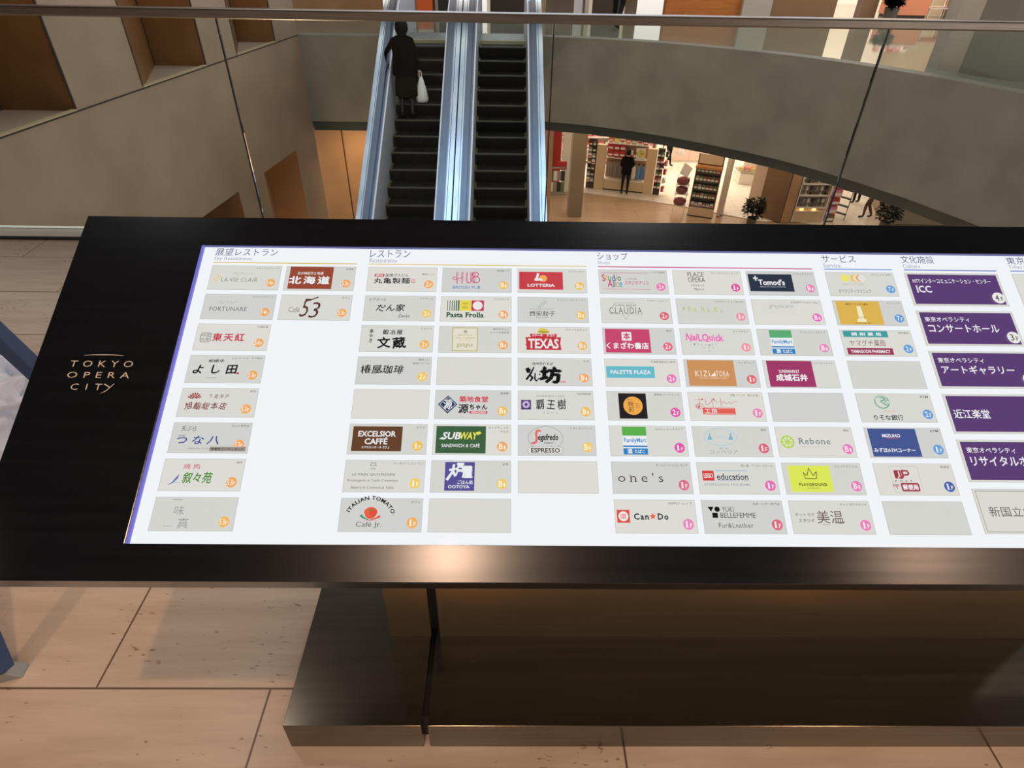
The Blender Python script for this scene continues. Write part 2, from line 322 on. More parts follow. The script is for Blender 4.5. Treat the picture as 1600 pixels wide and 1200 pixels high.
# ------------------------------------------------------------------ escalators
esc_steel = noise_mat('escalator_steel', (92, 102, 120), (78, 88, 106), 3, .24, .92, (30, 1, 1))
esc_deck = noise_mat('escalator_deck_steel', (196, 208, 224), (140, 158, 186), .7, .16, .95, (6, 1, 1))
esc_inner = mat('escalator_inner_panel', (190, 194, 208), .34, .35)
rubber = mat('handrail_rubber', (60, 70, 86), .2, .4, .8)
step_m = mat('step_black', (6, 8, 6), .6, 0, .15); step_edge = mat('step_edge_line', (70, 72, 60), .5)
step_yellow = mat('step_yellow_corner', (84, 76, 38), .5)
comb_m = mat('comb_yellow', (160, 156, 118), .5); mat_m = noise_mat('landing_mat', (112, 116, 116), (96, 100, 100), 8, .4, .4)
TA = math.tan(math.radians(30)); RISE = .184; RUN = RISE / TA; WH = .435
def esc_path(y0, z0, y1, z1, h, flat0, flat1):
    P = [(0, y0 - flat0, z0 + h), (0, y0 - .3, z0 + h), (0, y0 + .02, z0 + h + .03), (0, y0 + .5, z0 + h + .5 * TA - .02)]
    k = max(2, int((y1 - y0) / 1.2))
    for i in range(1, k): P.append((0, y0 + (y1 - y0) * i / k, z0 + h + (z1 - z0) * i / k))
    return P + [(0, y1 - .3, z1 + h - .3 * TA - .015), (0, y1 + .02, z1 + h - .06), (0, y1 + .35, z1 + h), (0, y1 + flat1, z1 + h)]
def make_escalator(xc, y0, z0, y1, z1, k_from, k_to, label, group):
    r = root('escalator', (xc, y1, z1), label, 'escalator', group)
    sh = lambda P, dx: [(xc + dx, p[1], p[2]) for p in P]
    for s in (-1, 1):
        P = esc_path(y0, z0, y1, z1, 0, 1.0, 1.9)
        sec = lambda a, b, c, d: [(min(s * a, s * b), c), (max(s * a, s * b), c), (max(s * a, s * b), d), (min(s * a, s * b), d)]
        MB().sweep(sh(P, 0), sec(WH + .005, WH + .03, -.12, .74)).build('inner_panel', esc_inner, r, True)
        MB().sweep(sh(P, 0), sec(WH + .03, .50, .70, .76)).build('inner_deck', esc_steel, r, True)
        MB().sweep(sh(P, 0), sec(.59, .695, .70, .76)).build('outer_deck', esc_deck, r, True)
        for q_ in (.62,): MB().sweep(sh(P, 0), sec(q_, q_ + .006, .758, .763)).build('deck_seam', MATS['step_black'], r, True)
        MB().sweep(sh(P, 0), sec(.665, .695, -.75, .70)).build('outer_cladding', esc_steel, r, True)
        H = esc_path(y0, z0, y1, z1, .84, 1.2, 2.2)
        e = H[-1]; H += [(0, e[1] + .22 * math.sin(t), e[2] - .22 + .22 * math.cos(t)) for t in [math.pi * q / 6 for q in range(1, 7)]]
        hs = [(s * .545 + .043 * math.cos(t) * (1 if True else 1), .028 * math.sin(t)) for t in [2 * math.pi * q / 10 for q in range(10)]]
        MB().sweep(sh(H, 0), hs).build('handrail', rubber, r, True, smooth=True)
        MB().sweep(sh(P, 0), sec(.50, .59, .72, .815)).build('handrail_guide', esc_steel, r, True)
    b = MB(); w = WH - .002
    b.box((-w, -RUN - .01, -.20), (w, .0, 0), step_m)
    for q in range(18):
        x = -w + .03 + q * (2 * w - .06) / 17; b.box((x - .006, -RUN - .014, -RISE), (x + .006, -.008, .004), step_m)
    b.box((-w, -RUN - .018, -.016), (w, -RUN + .006, .006), step_edge)
    b.box((-w, -RUN - .02, -.016), (-w + .03, -.004, .007), step_yellow); b.box((w - .03, -RUN - .02, -.016), (w, -.004, .007), step_yellow)
    first = None
    for k in range(k_from, k_to):
        yk, zk = y1 - k * RUN, z1 - (k + .25) * RISE
        if first is None: first = o = b.build('step', None, r)
        else: o = first.copy(); C.objects.link(o)
        o.location = Vector((0, yk - y1 - RUN / 2, zk - z1 - .1)); o.parent = r
    MB().box((xc - WH, y1 - .02, z1 - .05), (xc + WH, y1 + .035, z1 + .012)).build('comb_plate', comb_m, r, True)
    g = MB(); g.box((xc - WH, y1 + .035, z1 - .05), (xc + WH, y1 + 1.0, z1 + .008))
    for q in range(22):
        x = xc - WH + .02 + q * (2 * WH - .04) / 21; g.box((x - .008, y1 + .1, z1 + .008), (x + .008, y1 + .98, z1 + .013))
    g.build('landing_plate', mat_m, r, True)
    # truss under the steps
    MB().prism_x([(y0 - .3, z0 + .0), (y1 + .2, z1 - .32), (y1 + .2, z1 - 1.0), (y0 + .9, z0 + .0)], xc - .66, xc + .66).build('truss', dark_trim, r, True)
    return r
YB = 13.12 - 6.6 / TA
make_escalator(-1.49, YB, -6.6, 13.12, 0, 0, 27, 'left escalator of the pair across the void with a person riding up', 'escalators rising to the gallery')
make_escalator(-.08, YB, -6.6, 13.12, 0, 0, 27, 'empty escalator on the right of the pair across the void', 'escalators rising to the gallery')
# ------------------------------------------------------------------ the backlit directory
TW = .1316; SO = Vector((-.555, 1.068, 1.183)); SU = Vector((1, 0, 0)); SV = Vector((0, -.874, -.486)).normalized(); SN = SU.cross(SV).normalized()
if SN.z < 0: SN = -SN
def sp(u, v, h=0.0): return SO + SU * (u * TW) + SV * (v * TW) + SN * h
sign = root('directory_sign', (.6, .93, 0), 'long black directory board with a glowing white panel, tilted on a low metal pedestal', 'directory sign')
bronze = noise_mat('black_frame_metal', (62, 68, 77), (54, 60, 68), 2.0, .25, .92, (1, 40, 40), spec=.5)
ped = noise_mat('pedestal_metal', (124, 121, 113), (112, 109, 101), 2.5, .2, .95, (1, 30, 30))
UL, UR, VT, VB = -2.01, 19.6, -.84, 4.375; PL, PR, PT, PB = -.215, 18.2, -.335, 3.95; TH = .085
fr = MB()
def bar(u0, u1, v0, v1, h0, h1, m=None, mb=fr):
    mb.hexa([sp(u0, v1, h0), sp(u1, v1, h0), sp(u1, v0, h0), sp(u0, v0, h0), sp(u0, v1, h1), sp(u1, v1, h1), sp(u1, v0, h1), sp(u0, v0, h1)], m)
oc = [(UL, VB), (UR, VB), (UR, VT), (UL, VT)]; ic = [(PL, PB), (PR, PB), (PR, PT), (PL, PT)]
fv = [sp(u, v, 0) for u, v in oc] + [sp(u, v, 0) for u, v in ic] + [sp(u, v, -.03) for u, v in ic] + [sp(u, v, -TH) for u, v in oc]
ff = []
for i in range(4):
    j = (i + 1) % 4; ff += [(i, j, 4 + j, 4 + i), (4 + i, 4 + j, 8 + j, 8 + i), (12 + i, 12 + j, j, i)]
fr.add(fv, ff + [(8, 9, 10, 11)], bronze); fr.add([sp(u, v, -TH) for u, v in oc], [(3, 2, 1, 0)], mat('underside_black', (16, 16, 16), .7, 0, .2))
fr.build('frame', None, sign, True, bevel=.0016)
pm = MB(); bar(PL, PR, PT, PB, -.029, -.0055, None, pm)
pm.build('light_panel', lit((243, 247, 252)), sign, True, label='white glowing panel')
eg = MB(); tg = MB()
edge_m = lit((116, 112, 205))
bar(PL, PL + .035, PT, PB, -.0055, -.001, None, eg); eg.build('panel_edge', edge_m, sign, True); bar(PL, PR, PT, PT + .010, -.0055, -.001, None, tg); tg.build('panel_edge', lit((92, 94, 150)), sign, True)
# pedestal: two foot blocks and two uprights with a dark gap between them
pd = MB().box((-.54, .71, 0), (-.198, 1.112, .113)).build('foot_block', ped, sign, True, bevel=.0015)
MB().box((-.182, .71, 0), (1.74, 1.112, .113)).build('foot_block', ped, sign, True, bevel=.0015)
MB().box((-.198, .74, .0), (-.182, 1.09, .10)).build('gap_filler', mat('gap_black', (14, 13, 12), .5), sign, True)
def zt(y): return SO.z + (y - SO.y) / SV.y * SV.z - TH / abs(SN.z) + .004
ped_v = noise_mat('upright_metal', (222, 188, 146), (206, 172, 132), 2.5, .24, .95, (1, 30, 30))  # pedestal metal brightened and tinted orange for the lamps' reflected glow
def upright(x0, x1, name, m):
    MB().hexa([(x0, .95, .113), (x1, .95, .113), (x1, 1.06, .113), (x0, 1.06, .113), (x0, .95, zt(.95)), (x1, .95, zt(.95)), (x1, 1.06, zt(1.06)), (x0, 1.06, zt(1.06))]).build(name, m, sign, True)
upright(-.31, -.196, 'upright', ped_v); upright(-.172, 1.50, 'upright', ped_v); 
MB().hexa([(-.196, .975, .113), (-.172, .975, .113), (-.172, 1.04, .113), (-.196, 1.04, .113), (-.196, .975, zt(.975)), (-.172, .975, zt(.975)), (-.172, 1.04, zt(1.04)), (-.196, 1.04, zt(1.04))]).build('gap_filler', MATS['gap_black'], sign, True)

# ---- lettering: every character is turned into flat faces once
TEXTS = []        # filled by the plates below
GL = {}
def glyphs(keys):
    todo = []
    for ch, bold in keys:
        for s in (ch, ch + '|', '|'):
            k = (s, bold)
            if k in GL or any(t[0] == k for t in todo): continue
            cu = bpy.data.curves.new('glyph', 'FONT'); cu.body = s; cu.size = 1; cu.resolution_u = 2; cu.offset = bold
            ob = bpy.data.objects.new('glyph', cu); C.objects.link(ob); todo.append((k, ob, cu))
    bpy.context.view_layer.update(); dg = bpy.context.evaluated_depsgraph_get()
    for k, ob, cu in todo:
        me = bpy.data.meshes.new_from_object(ob.evaluated_get(dg))
        GL[k] = ([(v.co.x, v.co.y) for v in me.vertices], [tuple(p.vertices) for p in me.polygons]); bpy.data.meshes.remove(me)
    for k, ob, cu in todo: bpy.data.objects.remove(ob); bpy.data.curves.remove(cu)
def adv(ch, bold):
    if ch in ' \u3000': return .30
    a = max((p[0] for p in GL[(ch + '|', bold)][0]), default=.6); b = max((p[0] for p in GL[('|', bold)][0]), default=.17); return a - b
SER = {'A': 'b.04 b.96', 'B': 'b.06 t.06', 'D': 'b.06 t.06', 'E': 'b.06 t.06', 'F': 'b.08 t.06', 'H': 'b.06 b.94 t.06 t.94', 'I': 'b.5 t.5', 'K': 'b.06 t.06 b.92 t.86',
       'L': 'b.06 t.06', 'M': 'b.05 b.95 t.05 t.95', 'N': 'b.06 t.05 t.94', 'P': 'b.08 t.06', 'R': 'b.07 t.06 b.94', 'T': 'b.5', 'U': 't.06 t.94', 'V': 't.04 t.96', 'X': 'b.05 b.95 t.06 t.94',
       'Y': 'b.5 t.04 t.96', 'b': 't.05', 'd': 't.9 b.96', 'f': 'b.34', 'h': 'b.08 b.92 t.05', 'i': 'b.5 x.4', 'k': 'b.08 b.94 t.05 x.9', 'l': 'b.5 t.4', 'm': 'b.05 b.5 b.95 x.03', 'n': 'b.08 b.92 x.05',
       'p': 'x.05', 'q': 'x.95', 'r': 'b.2 x.14', 'u': 'x.08 x.86 b.95', 'v': 'x.04 x.96', 'x': 'b.06 b.94 x.06 x.94', 'y': 'x.04 x.96', '1': 'b.62', '4': 'b.72', '7': 't.1'}
class Print:
    """flat printed shapes in one plate's own unit square; h is the layer height in metres"""
    def __init__(s, u, v, w, hgt): s.u, s.v, s.w, s.h = u, v, w, hgt; s.mb = MB(); s.k = 0
    def lift(s): s.k += 1; return .0018 + .00012 * s.k
    def pt(s, x, y, h): return sp(s.u + x * s.w, s.v + y * s.h, h - .0055)
    def poly(s, pts, col, h=None):
        h = h or s.lift(); s.mb.add([s.pt(x, y, h) for x, y in pts], [tuple(range(len(pts)))], lit(col))
    def rect(s, x0, y0, x1, y1, col): s.poly([(x0, y0), (x1, y0), (x1, y1), (x0, y1)], col)
    def ellipse(s, cx, cy, rx, ry, col, n=28): s.poly([(cx + rx * math.cos(2 * math.pi * i / n), cy + ry * math.sin(2 * math.pi * i / n)) for i in range(n)], col)
    def disc(s, cx, cy, r, col): s.ellipse(cx, cy, r, r * s.w / s.h, col)
    def ring(s, cx, cy, rx, ry, wd, col, a0=0, a1=360, n=36):
        h = s.lift(); q = s.w / s.h
        for i in range(n):
            t0, t1 = [math.radians(a0 + (a1 - a0) * j / n) for j in (i, i + 1)]
            s.poly([(cx + rx * math.cos(t0), cy + ry * math.sin(t0)), (cx + rx * math.cos(t1), cy + ry * math.sin(t1)), (cx + (rx - wd) * math.cos(t1), cy + (ry - wd * q) * math.sin(t1)), (cx + (rx - wd) * math.cos(t0), cy + (ry - wd * q) * math.sin(t0))], col, h)
    def line(s, pts, wd, col, close=False):
        h = s.lift(); q = s.w / s.h; P = list(pts) + ([pts[0]] if close else [])
        wds = wd if isinstance(wd, (list, tuple)) else [wd] * len(P)
        for i in range(len(P) - 1):
            (x0, y0), (x1, y1) = P[i], P[i + 1]; dx, dy = (x1 - x0), (y1 - y0) / q; L = math.hypot(dx, dy) or 1; nx, ny = -dy / L, dx / L
            a, b = wds[i] / 2, wds[i + 1] / 2; ex, ey = dx / L * min(a, b) * .5, dy / L * min(a, b) * .5
            s.poly([(x0 + nx * a - ex, y0 + (ny * a - ey) * q), (x1 + nx * b + ex, y1 + (ny * b + ey) * q), (x1 - nx * b + ex, y1 + (-ny * b + ey) * q), (x0 - nx * a - ex, y0 + (-ny * a - ey) * q)], col, h)
    def rrect(s, x0, y0, x1, y1, r, col, outline=0):
        q = s.w / s.h; pts = []
        for cx, cy, a in ((x1 - r, y0 + r * q, -90), (x1 - r, y1 - r * q, 0), (x0 + r, y1 - r * q, 90), (x0 + r, y0 + r * q, 180)):
            pts += [(cx + r * math.cos(math.radians(a + t)), cy + r * q * math.sin(math.radians(a + t))) for t in (0, 30, 60, 90)]
        if outline: s.line(pts, outline, col, True)
        else: s.poly(pts, col)
    def star(s, cx, cy, r, col):
        q = s.w / s.h; s.poly([(cx + (r if i % 2 == 0 else r * .4) * math.sin(math.pi * i / 5), cy - (r if i % 2 == 0 else r * .4) * q * math.cos(math.pi * i / 5)) for i in range(10)], col)
    def text(s, t, x0, y0, x1, y1, col, bold=0.0, serif=False, shear=0.0, gap=0.0, vert=False, arc=None, cols=None, wob=0):
        cjk = any(ord(q) > 0x2e80 for q in t); fat = max(0.0, bold) if cjk else 0; bold = 0.0 if cjk else thick(bold)
        h = s.lift(); out = []; X = 0.0
        for i, ch in enumerate(t):
            if ch in ' \u3000': X += .30 if not vert else 0; continue
            vs, fs = GL[(ch, bold)]; a = adv(ch, bold)
            vs = list(vs); fs = list(fs)
            if serif and ch in SER and vs:
                lo = min(p[0] for p in vs); hi = max(p[0] for p in vs); top = max(p[1] for p in vs)
                for tk in SER[ch].split():
                    fx = lo + (hi - lo) * float(tk[1:]); yb = {'b': 0.0, 't': top, 'x': .51}[tk[0]]; hw = .085 if ch not in 'ilI1' else .12
                    y_a, y_b = (yb, yb + .04) if tk[0] == 'b' else (yb - .04, yb)
                    k = len(vs); vs += [(fx - hw, y_a), (fx + hw, y_a), (fx + hw, y_b), (fx - hw, y_b)]; fs.append((k, k + 1, k + 2, k + 3))
            rnd = random.Random(ord(ch) + i * 31); ca = math.cos((rnd.random() - .5) * wob); sa = math.sin((rnd.random() - .5) * wob)
            if wob: vs = [((x - .4) * ca - (y - .35) * sa + .4, (x - .4) * sa + (y - .35) * ca + .35 + (rnd.random() - .5) * 0) for x, y in vs]
            if vert: vs = [(x - a / 2, y - 1.05 * i) for x, y in vs]
            else: vs = [(x + X + shear * y, y) for x, y in vs]
            X += a + gap; out.append((vs, fs, (cols[i % len(cols)] if cols else col)))
        if not out: return
        ax_ = [p[0] for v_, _, _ in out for p in v_]; ay_ = [p[1] for v_, _, _ in out for p in v_]
        lx, hx, ly, hy = min(ax_), max(ax_), min(ay_), max(ay_); fx = (x1 - x0) / max(hx - lx, 1e-6); fy = (y1 - y0) / max(hy - ly, 1e-6)
        if fat:                         # heavier strokes: the same faces again, a hair to each side
            e = fat * 1.15; out = [([(x + dx, y + dy) for x, y in vs], fs, cc) for vs, fs, cc in out for dx, dy in ((-e, 0), (e, 0), (0, -e), (0, e))]
        for vs, fs, cc in out:
            P = []
            for x, y in vs:
                X_, Y_ = x0 + (x - lx) * fx, y1 - (y - ly) * fy
                if arc:                 # arc = (cx, cy, r): the baseline follows a circle
                    cx, cy, r = arc; q = s.w / s.h; th = (X_ - cx) / r; rr = r + (y1 - Y_) / q
                    X_, Y_ = cx + rr * math.sin(th), cy - rr * q * math.cos(th)
                P.append(s.pt(X_, Y_, h))
            s.mb.add(P, fs, lit(cc))
def thick(b): b = min(b, .02); return round(b * .5 + .004 if b < 0 else b + .008, 4)
class Ask(Print):                       # first pass: only notes which characters are needed
    need = set()
    def poly(s, *a, **k): pass
    def text(s, t, *a, **k):
        b = k.get('bold', a[5] if len(a) > 5 else 0.0); b = 0.0 if any(ord(q) > 0x2e80 for q in t) else thick(b)
        Ask.need |= {(ch, b) for ch in t if ch not in ' \u3000'}
BK = (22, 22, 24); WH_ = (236, 238, 240); GR = (128, 128, 126); DG = (84, 86, 86)
ORA, YEL, PNK, MAG, RED_, LRD, BLU, DBL = (240, 172, 100), (240, 204, 104), (236, 134, 190), (228, 92, 172), (222, 100, 124), (240, 140, 158), (106, 164, 226), (72, 100, 178)
def top_right(p, t, y=.07, h=.075, col=DG):
    for i, ln in enumerate(t.split('\n')):
        wdt = min(.045 * len(ln) * .82, .40); p.text(ln, .965 - wdt, y + i * .13, .965, y + i * .13 + h, col)
exec_plates = []
def plate(c, r): 
    def deco(fn): exec_plates.append((c, r, fn)); return fn
    return deco
# ---- what is printed on each plate (column, row); x 0..1 across, y 0..1 down
PL_ = {}
def P(c, r, sub, badge, bcol, fn=None, suby=.07, label=None): PL_[(c, r)] = (sub, badge, bcol, fn, suby, label)
def f(p):
    p.text('スカイウエディング', .33, .30, .60, .36, GR); p.text('ラ・ヴィ・クレール', .36, .40, .55, .43, (160, 160, 158))
    p.text('LA VIE CLAIR', .17, .52, .69, .68, (128, 130, 128), -.012, True, gap=.08)
    p.line([(.14, .34), (.10, .44), (.16, .48), (.07, .60), (.10, .66), (.15, .62)], [.006, .014, .008, .016, .012, .004], (236, 206, 120)); p.line([(.72, .35), (.79, .88)], .002, (196, 196, 192))
P(0, 0, 'スカイウェディング', '54F', ORA, f)
def f(p): p.text('スカイバンケット', .20, .29, .46, .35, GR); p.text('FORTUNARE', .235, .385, .42, .41, (170, 170, 168)); p.text('FORTUNARE', .10, .52, .62, .68, (104, 106, 106), -.012, True, gap=.06)
P(0, 1, 'スカイバンケット', '54F', ORA, f)
def f(p):
    p.rrect(.075, .36, .215, .69, .025, (92, 100, 98), .008); p.text('中国', .092, .40, .198, .51, (70, 78, 76)); p.text('料理', .092, .54, .198, .66, (70, 78, 76)); p.text('東天紅', .24, .37, .67, .66, (196, 56, 78), .022, gap=.12)
P(0, 2, '中国料理', '54F', ORA, f)
def f(p):
    p.text('松阪牛', .26, .15, .47, .27, BK, .02, shear=.12, wob=.5); p.text('よし田', .08, .36, .66, .68, BK, .022, shear=.12, gap=.35, wob=.4); p.rect(.665, .62, .695, .69, (200, 60, 80)); p.text('YOSHIDA', .27, .80, .42, .84, GR)
P(0, 3, 'しゃぶしゃぶ・すき焼き', '53F', ORA, f)
def f(p):
    for i in range(7):
        t = math.radians(-66 + i * 22); p.line([(.185 + .025 * math.sin(t), .40 - .05 * math.cos(t)), (.185 + .09 * math.sin(t), .40 - .22 * math.cos(t))], [.008, .022], (158, 56, 48))
    p.text('下高井戸', .37, .22, .63, .38, (96, 50, 46), .0, shear=.12, gap=.3, wob=.4); p.text('旭鮨総本店', .09, .50, .63, .76, (132, 44, 46), .012, shear=.12, gap=.12, wob=.4)
P(0, 4, '寿司', '53F', ORA, f)
def f(p):
    p.text('天ぷら', .11, .12, .30, .30, (58, 62, 92), .0, shear=.1, wob=.4); p.text('新宿', .10, .41, .18, .47, (70, 74, 120)); p.text('つな八', .09, .44, .62, .72, (46, 62, 140), .012, shear=.1, gap=.25, wob=.3)
    p.text('TEMPURA TSUNAHACHI', .24, .83, .66, .88, (150, 150, 158), serif=True)
P(0, 5, '天ぷら専門店', '53F', ORA, f)
def f(p):
    p.text('焼肉', .25, .16, .45, .32, (196, 44, 84), gap=.3); p.line([(.10, .82), (.16, .74), (.20, .60), (.215, .50)], [.002, .016, .026, .006], (88, 106, 184)); p.line([(.17, .73), (.25, .75)], .005, (150, 158, 200))
    p.text('叙々苑', .27, .42, .63, .76, (76, 138, 56), .016, shear=.1, wob=.3)
P(0, 6, '焼肉', '53F', ORA, f)
def f(p): p.text('一', .21, .07, .33, .09, (150, 150, 150), -.01); p.text('味', .26, .26, .38, .54, (160, 160, 160), -.016); p.text('真', .33, .62, .46, .92, (160, 160, 160), -.016); p.text('一', .17, .85, .28, .865, (160, 160, 160), -.01)
P(0, 7, '', '53F', (240, 184, 96), f)
def f(p): p.rect(.06, .03, .68, .94, (152, 74, 54)); p.text('北の味紀行と地酒', .17, .24, .54, .36, WH_, .012); p.text('北海道', .07, .43, .64, .74, WH_, .03, gap=.14)
P(1, 0, '居酒屋', '53F', ORA, f)
def f(p): p.text('Café', .13, .50, .29, .70, (130, 118, 110), -.012, True); p.text('5', .29, .17, .43, .88, (86, 54, 40), -.022, shear=.25); p.line([(.335, .30), (.52, .10)], [.012, .02], (86, 54, 40)); p.text('3', .42, .30, .57, .92, (86, 54, 40), -.022, shear=.2)
P(1, 1, 'カフェ', '53F', ORA, f)
# restaurants
def f(p):
    p.rrect(.10, .29, .24, .41, .012, (196, 56, 60)); p.text('讃岐', .115, .31, .225, .39, WH_, .01); p.text('釜揚げうどん', .255, .28, .59, .41, BK, .004); p.text('丸亀製麺', .10, .46, .61, .69, BK, .014, gap=.05)
    p.rrect(.635, .52, .685, .64, .004, (204, 84, 84), .008); p.text('丸', .645, .545, .675, .615, (204, 84, 84))
P(2, 0, '讃岐うどん', '2F', ORA, f, .25)
def f(p): p.text('ビアホール', .07, .10, .30, .23, BK, .0, shear=.1, wob=.5); p.text('だん家', .17, .35, .57, .63, BK, .016, shear=.1, wob=.4); p.text('Danke', .50, .73, .65, .88, (60, 60, 60), -.012, shear=.2, wob=.3)
P(2, 1, 'ビアホール', '2F', YEL, f)
def f(p): p.text('串やき', .12, .15, .17, .66, BK, .016, vert=True, wob=.4); p.text('鍛冶屋', .30, .16, .57, .35, BK, .014, gap=.12); p.text('文蔵', .24, .45, .63, .88, BK, .026, gap=.12, wob=.25)
P(2, 2, 'やきとり', '2F', (240, 184, 92), f)
def f(p): p.text('椿屋珈琲', .06, .30, .63, .63, BK, .012, shear=.12, gap=.05, wob=.4); p.disc(.335, .545, .012, BK)
P(2, 3, '美味しい\n珈琲とケーキ', '2F', YEL, f)
P(2, 4, '', '', ORA)
def f(p):
    p.rect(.05, .09, .68, .90, (100, 66, 44)); p.text('EXCELSIOR', .12, .24, .60, .43, WH_, .035); p.text('CAFFÉ', .21, .44, .50, .68, WH_, .035); p.text('エクセルシオール カフェ', .18, .73, .53, .81, WH_, .012)
P(2, 5, 'カフェ', '1F', (242, 200, 92), f)
def f(p):
    p.line([(.32, .08), (.38, .08), (.38, .18), (.32, .18)], .005, GR, True); p.ring(.35, .20, .04, .09, .005, GR, 180, 360, 12); p.text('le Pain', .32, .245, .385, .30, GR, shear=.2)
    p.text('LE PAIN QUOTIDIEN', .10, .42, .63, .51, DG, -.004, True, gap=.04); p.text('Boulangerie et Table Commune', .05, .60, .67, .70, (116, 112, 104), -.01, True); p.text('Bakery & Communal Table', .10, .82, .63, .92, (116, 112, 104), -.01, True)
P(2, 6, 'ベーカリーレストラン', '1F', (242, 210, 106), f)
def f(p):
    p.text('ITALIAN TOMATO', .06, .14, .70, .26, BK, .03, gap=.05, arc=(.37, .72, .275))
    p.disc(.375, .44, .072, (232, 92, 66)); p.disc(.345, .42, .05, (236, 100, 72)); p.disc(.405, .42, .05, (226, 84, 62)); p.line([(.34, .35), (.375, .37), (.41, .34)], [.01, .014, .004], (90, 140, 80))
    p.line([(.26, .52), (.29, .58), (.37, .66)], [.03, .02, .008], (70, 150, 108)); p.line([(.49, .54), (.455, .59), (.37, .66)], [.03, .02, .008], (226, 86, 80)); p.text('SINCE TOMATO', .30, .64, .45, .67, (210, 120, 110))
    p.text('Café Jr.', .21, .71, .52, .89, DG, -.008, True)
P(2, 7, 'カフェ', '1F', (242, 178, 100), f)
def f(p):
    m = (206, 60, 112)
    for o in (0, .016):
        p.line([(.205 + o, .18), (.205 + o, .66)], .008, m); p.line([(.28 + o, .18), (.28 + o, .66)], .008, m); p.line([(.345 + o, .20), (.345 + o, .52), (.36 + o, .62), (.385 + o, .64), (.41, .62), (.425 - o, .52), (.425 - o, .20)], .008, m)
        p.line([(.455 + o, .20), (.455 + o, .64)], .008, m)
    p.line([(.205, .42), (.16, .40), (.155, .48), (.18, .52), (.29, .42)], .01, m); p.ring(.475, .29, .05, .11, .012, m); p.ring(.485, .51, .062, .14, .012, m)
    p.text('BRITISH PUB', .155, .77, .555, .88, (84, 130, 186), -.002, True)
P(3, 0, '英国風パブ', 'B1', (240, 194, 100), f)
def f(p):
    g = (40, 96, 56)
    for i, wd in enumerate((.008, .009, .011, .013, .016, .019)): p.line([(.10 + i * .031, .18), (.10 + i * .031, .58)], wd, g)
    p.rect(.272, .17, .435, .59, (232, 216, 84)); p.text('PASTA', .31, .28, .39, .33, (90, 120, 50), .02); p.text('&', .345, .36, .36, .40, (90, 120, 50)); p.text('PIZZA', .31, .44, .39, .49, (90, 120, 50), .02)
    p.rect(.435, .18, .61, .59, (200, 56, 86)); p.ellipse(.522, .385, .07, .175, (234, 234, 230)); p.text('Pasta Frolla', .085, .66, .61, .86, (28, 78, 44), .03, True)
P(3, 1, 'パスタ＆ピザ', 'B1', (240, 172, 110), f)
def f(p):
    go = (190, 176, 96)
    p.rect(.185, .06, .535, .95, (226, 224, 206)); p.line([(.19, .07), (.53, .07), (.53, .94), (.19, .94)], .013, (186, 178, 112), True); p.disc(.365, .22, .025, (150, 148, 130)); p.ring(.365, .22, .016, .04, .005, (226, 224, 206))
    p.text('昔ながらの', .27, .32, .46, .38, go, .01); p.text('本格インド宮廷料理', .235, .43, .49, .49, go, .01); p.text('ガンジス', .28, .52, .44, .57, go); p.text('ganges', .25, .68, .47, .84, (168, 158, 92), -.01, shear=.1)
P(3, 2, '横浜生まれの\nインド王宮料理', 'B1', ORA, f)
P(3, 3, '', '', ORA)
def f(p):
    n = (44, 62, 92)
    p.poly([(.17, .20), (.295, .50), (.17, .82), (.04, .50)], n); p.line([(.17, .26), (.27, .50), (.17, .75), (.065, .50)], .006, (220, 224, 226), True); p.text('源', .115, .34, .225, .66, (226, 230, 232), .02)
    p.text('築地食堂', .32, .22, .695, .42, (206, 44, 62), .02); p.text('源', .31, .50, .44, .80, BK, .02, wob=.2); p.text('ちゃん', .455, .50, .685, .68, BK, .03); p.rrect(.455, .73, .69, .82, .012, (206, 70, 84)); p.text('GEN-CHAN', .48, .745, .665, .805, WH_, .03)
P(3, 4, '居酒屋', 'B1', (238, 196, 96), f)
def f(p):
    p.rect(.04, .06, .675, .95, (62, 98, 66)); p.text('SUB', .115, .26, .355, .50, WH_, .05, shear=.2); p.text('WAY', .345, .26, .575, .50, (232, 226, 92), .05, shear=.2)
    p.poly([(.54, .27), (.595, .23), (.62, .29), (.575, .36)], (232, 226, 92)); p.poly([(.11, .44), (.08, .49), (.14, .51), (.17, .46)], WH_); p.text('SANDWICH & CAFÉ', .115, .62, .60, .76, WH_, .006)
P(3, 5, 'サンドウィッチ\nサラダ', 'B1', ORA, f)
def f(p):
    p.rect(.175, .05, .545, .94, (88, 80, 152)); p.line([(.235, .30), (.335, .26)], [.03, .03], WH_); p.line([(.285, .14), (.27, .36), (.205, .60)], [.03, .03, .036], WH_); p.line([(.275, .34), (.305, .48)], [.03, .034], WH_)
    p.text('戸', .31, .10, .41, .48, WH_, .05, shear=.15); p.text('屋', .395, .19, .515, .54, WH_, .05); p.text('ごはん処', .335, .62, .525, .74, WH_, .016, shear=.1); p.text('OOTOYA', .22, .77, .49, .87, WH_, .014, True)
P(3, 6, '定食', 'B1', (240, 206, 106), f)
P(3, 7, '', '', ORA)
def f(p):
    p.rect(.025, .14, .655, .87, (202, 66, 76)); p.disc(.37, .41, .058, (242, 172, 90)); p.line([(.30, .22), (.27, .49)], .035, WH_); p.line([(.255, .46), (.35, .46)], .035, WH_); p.text('LOTTERIA', .145, .64, .535, .76, WH_, .034)
P(4, 0, 'ハンバーガー', 'B1', (242, 196, 96), f)
def f(p):
    for i in range(6):
        for j in range(3): p.disc(.29 + i * .02 + j * .014 - .01, .40 - i * .045 + j * .03, .007, (158, 168, 160))
    p.text('CHINESE RESTAURANT', .175, .49, .51, .53, (150, 154, 152), 0, True); p.text('西安餃子', .17, .58, .525, .79, (70, 76, 74), .006, shear=.1, wob=.3); p.text('XIAN GYOZA', .26, .82, .43, .86, GR)
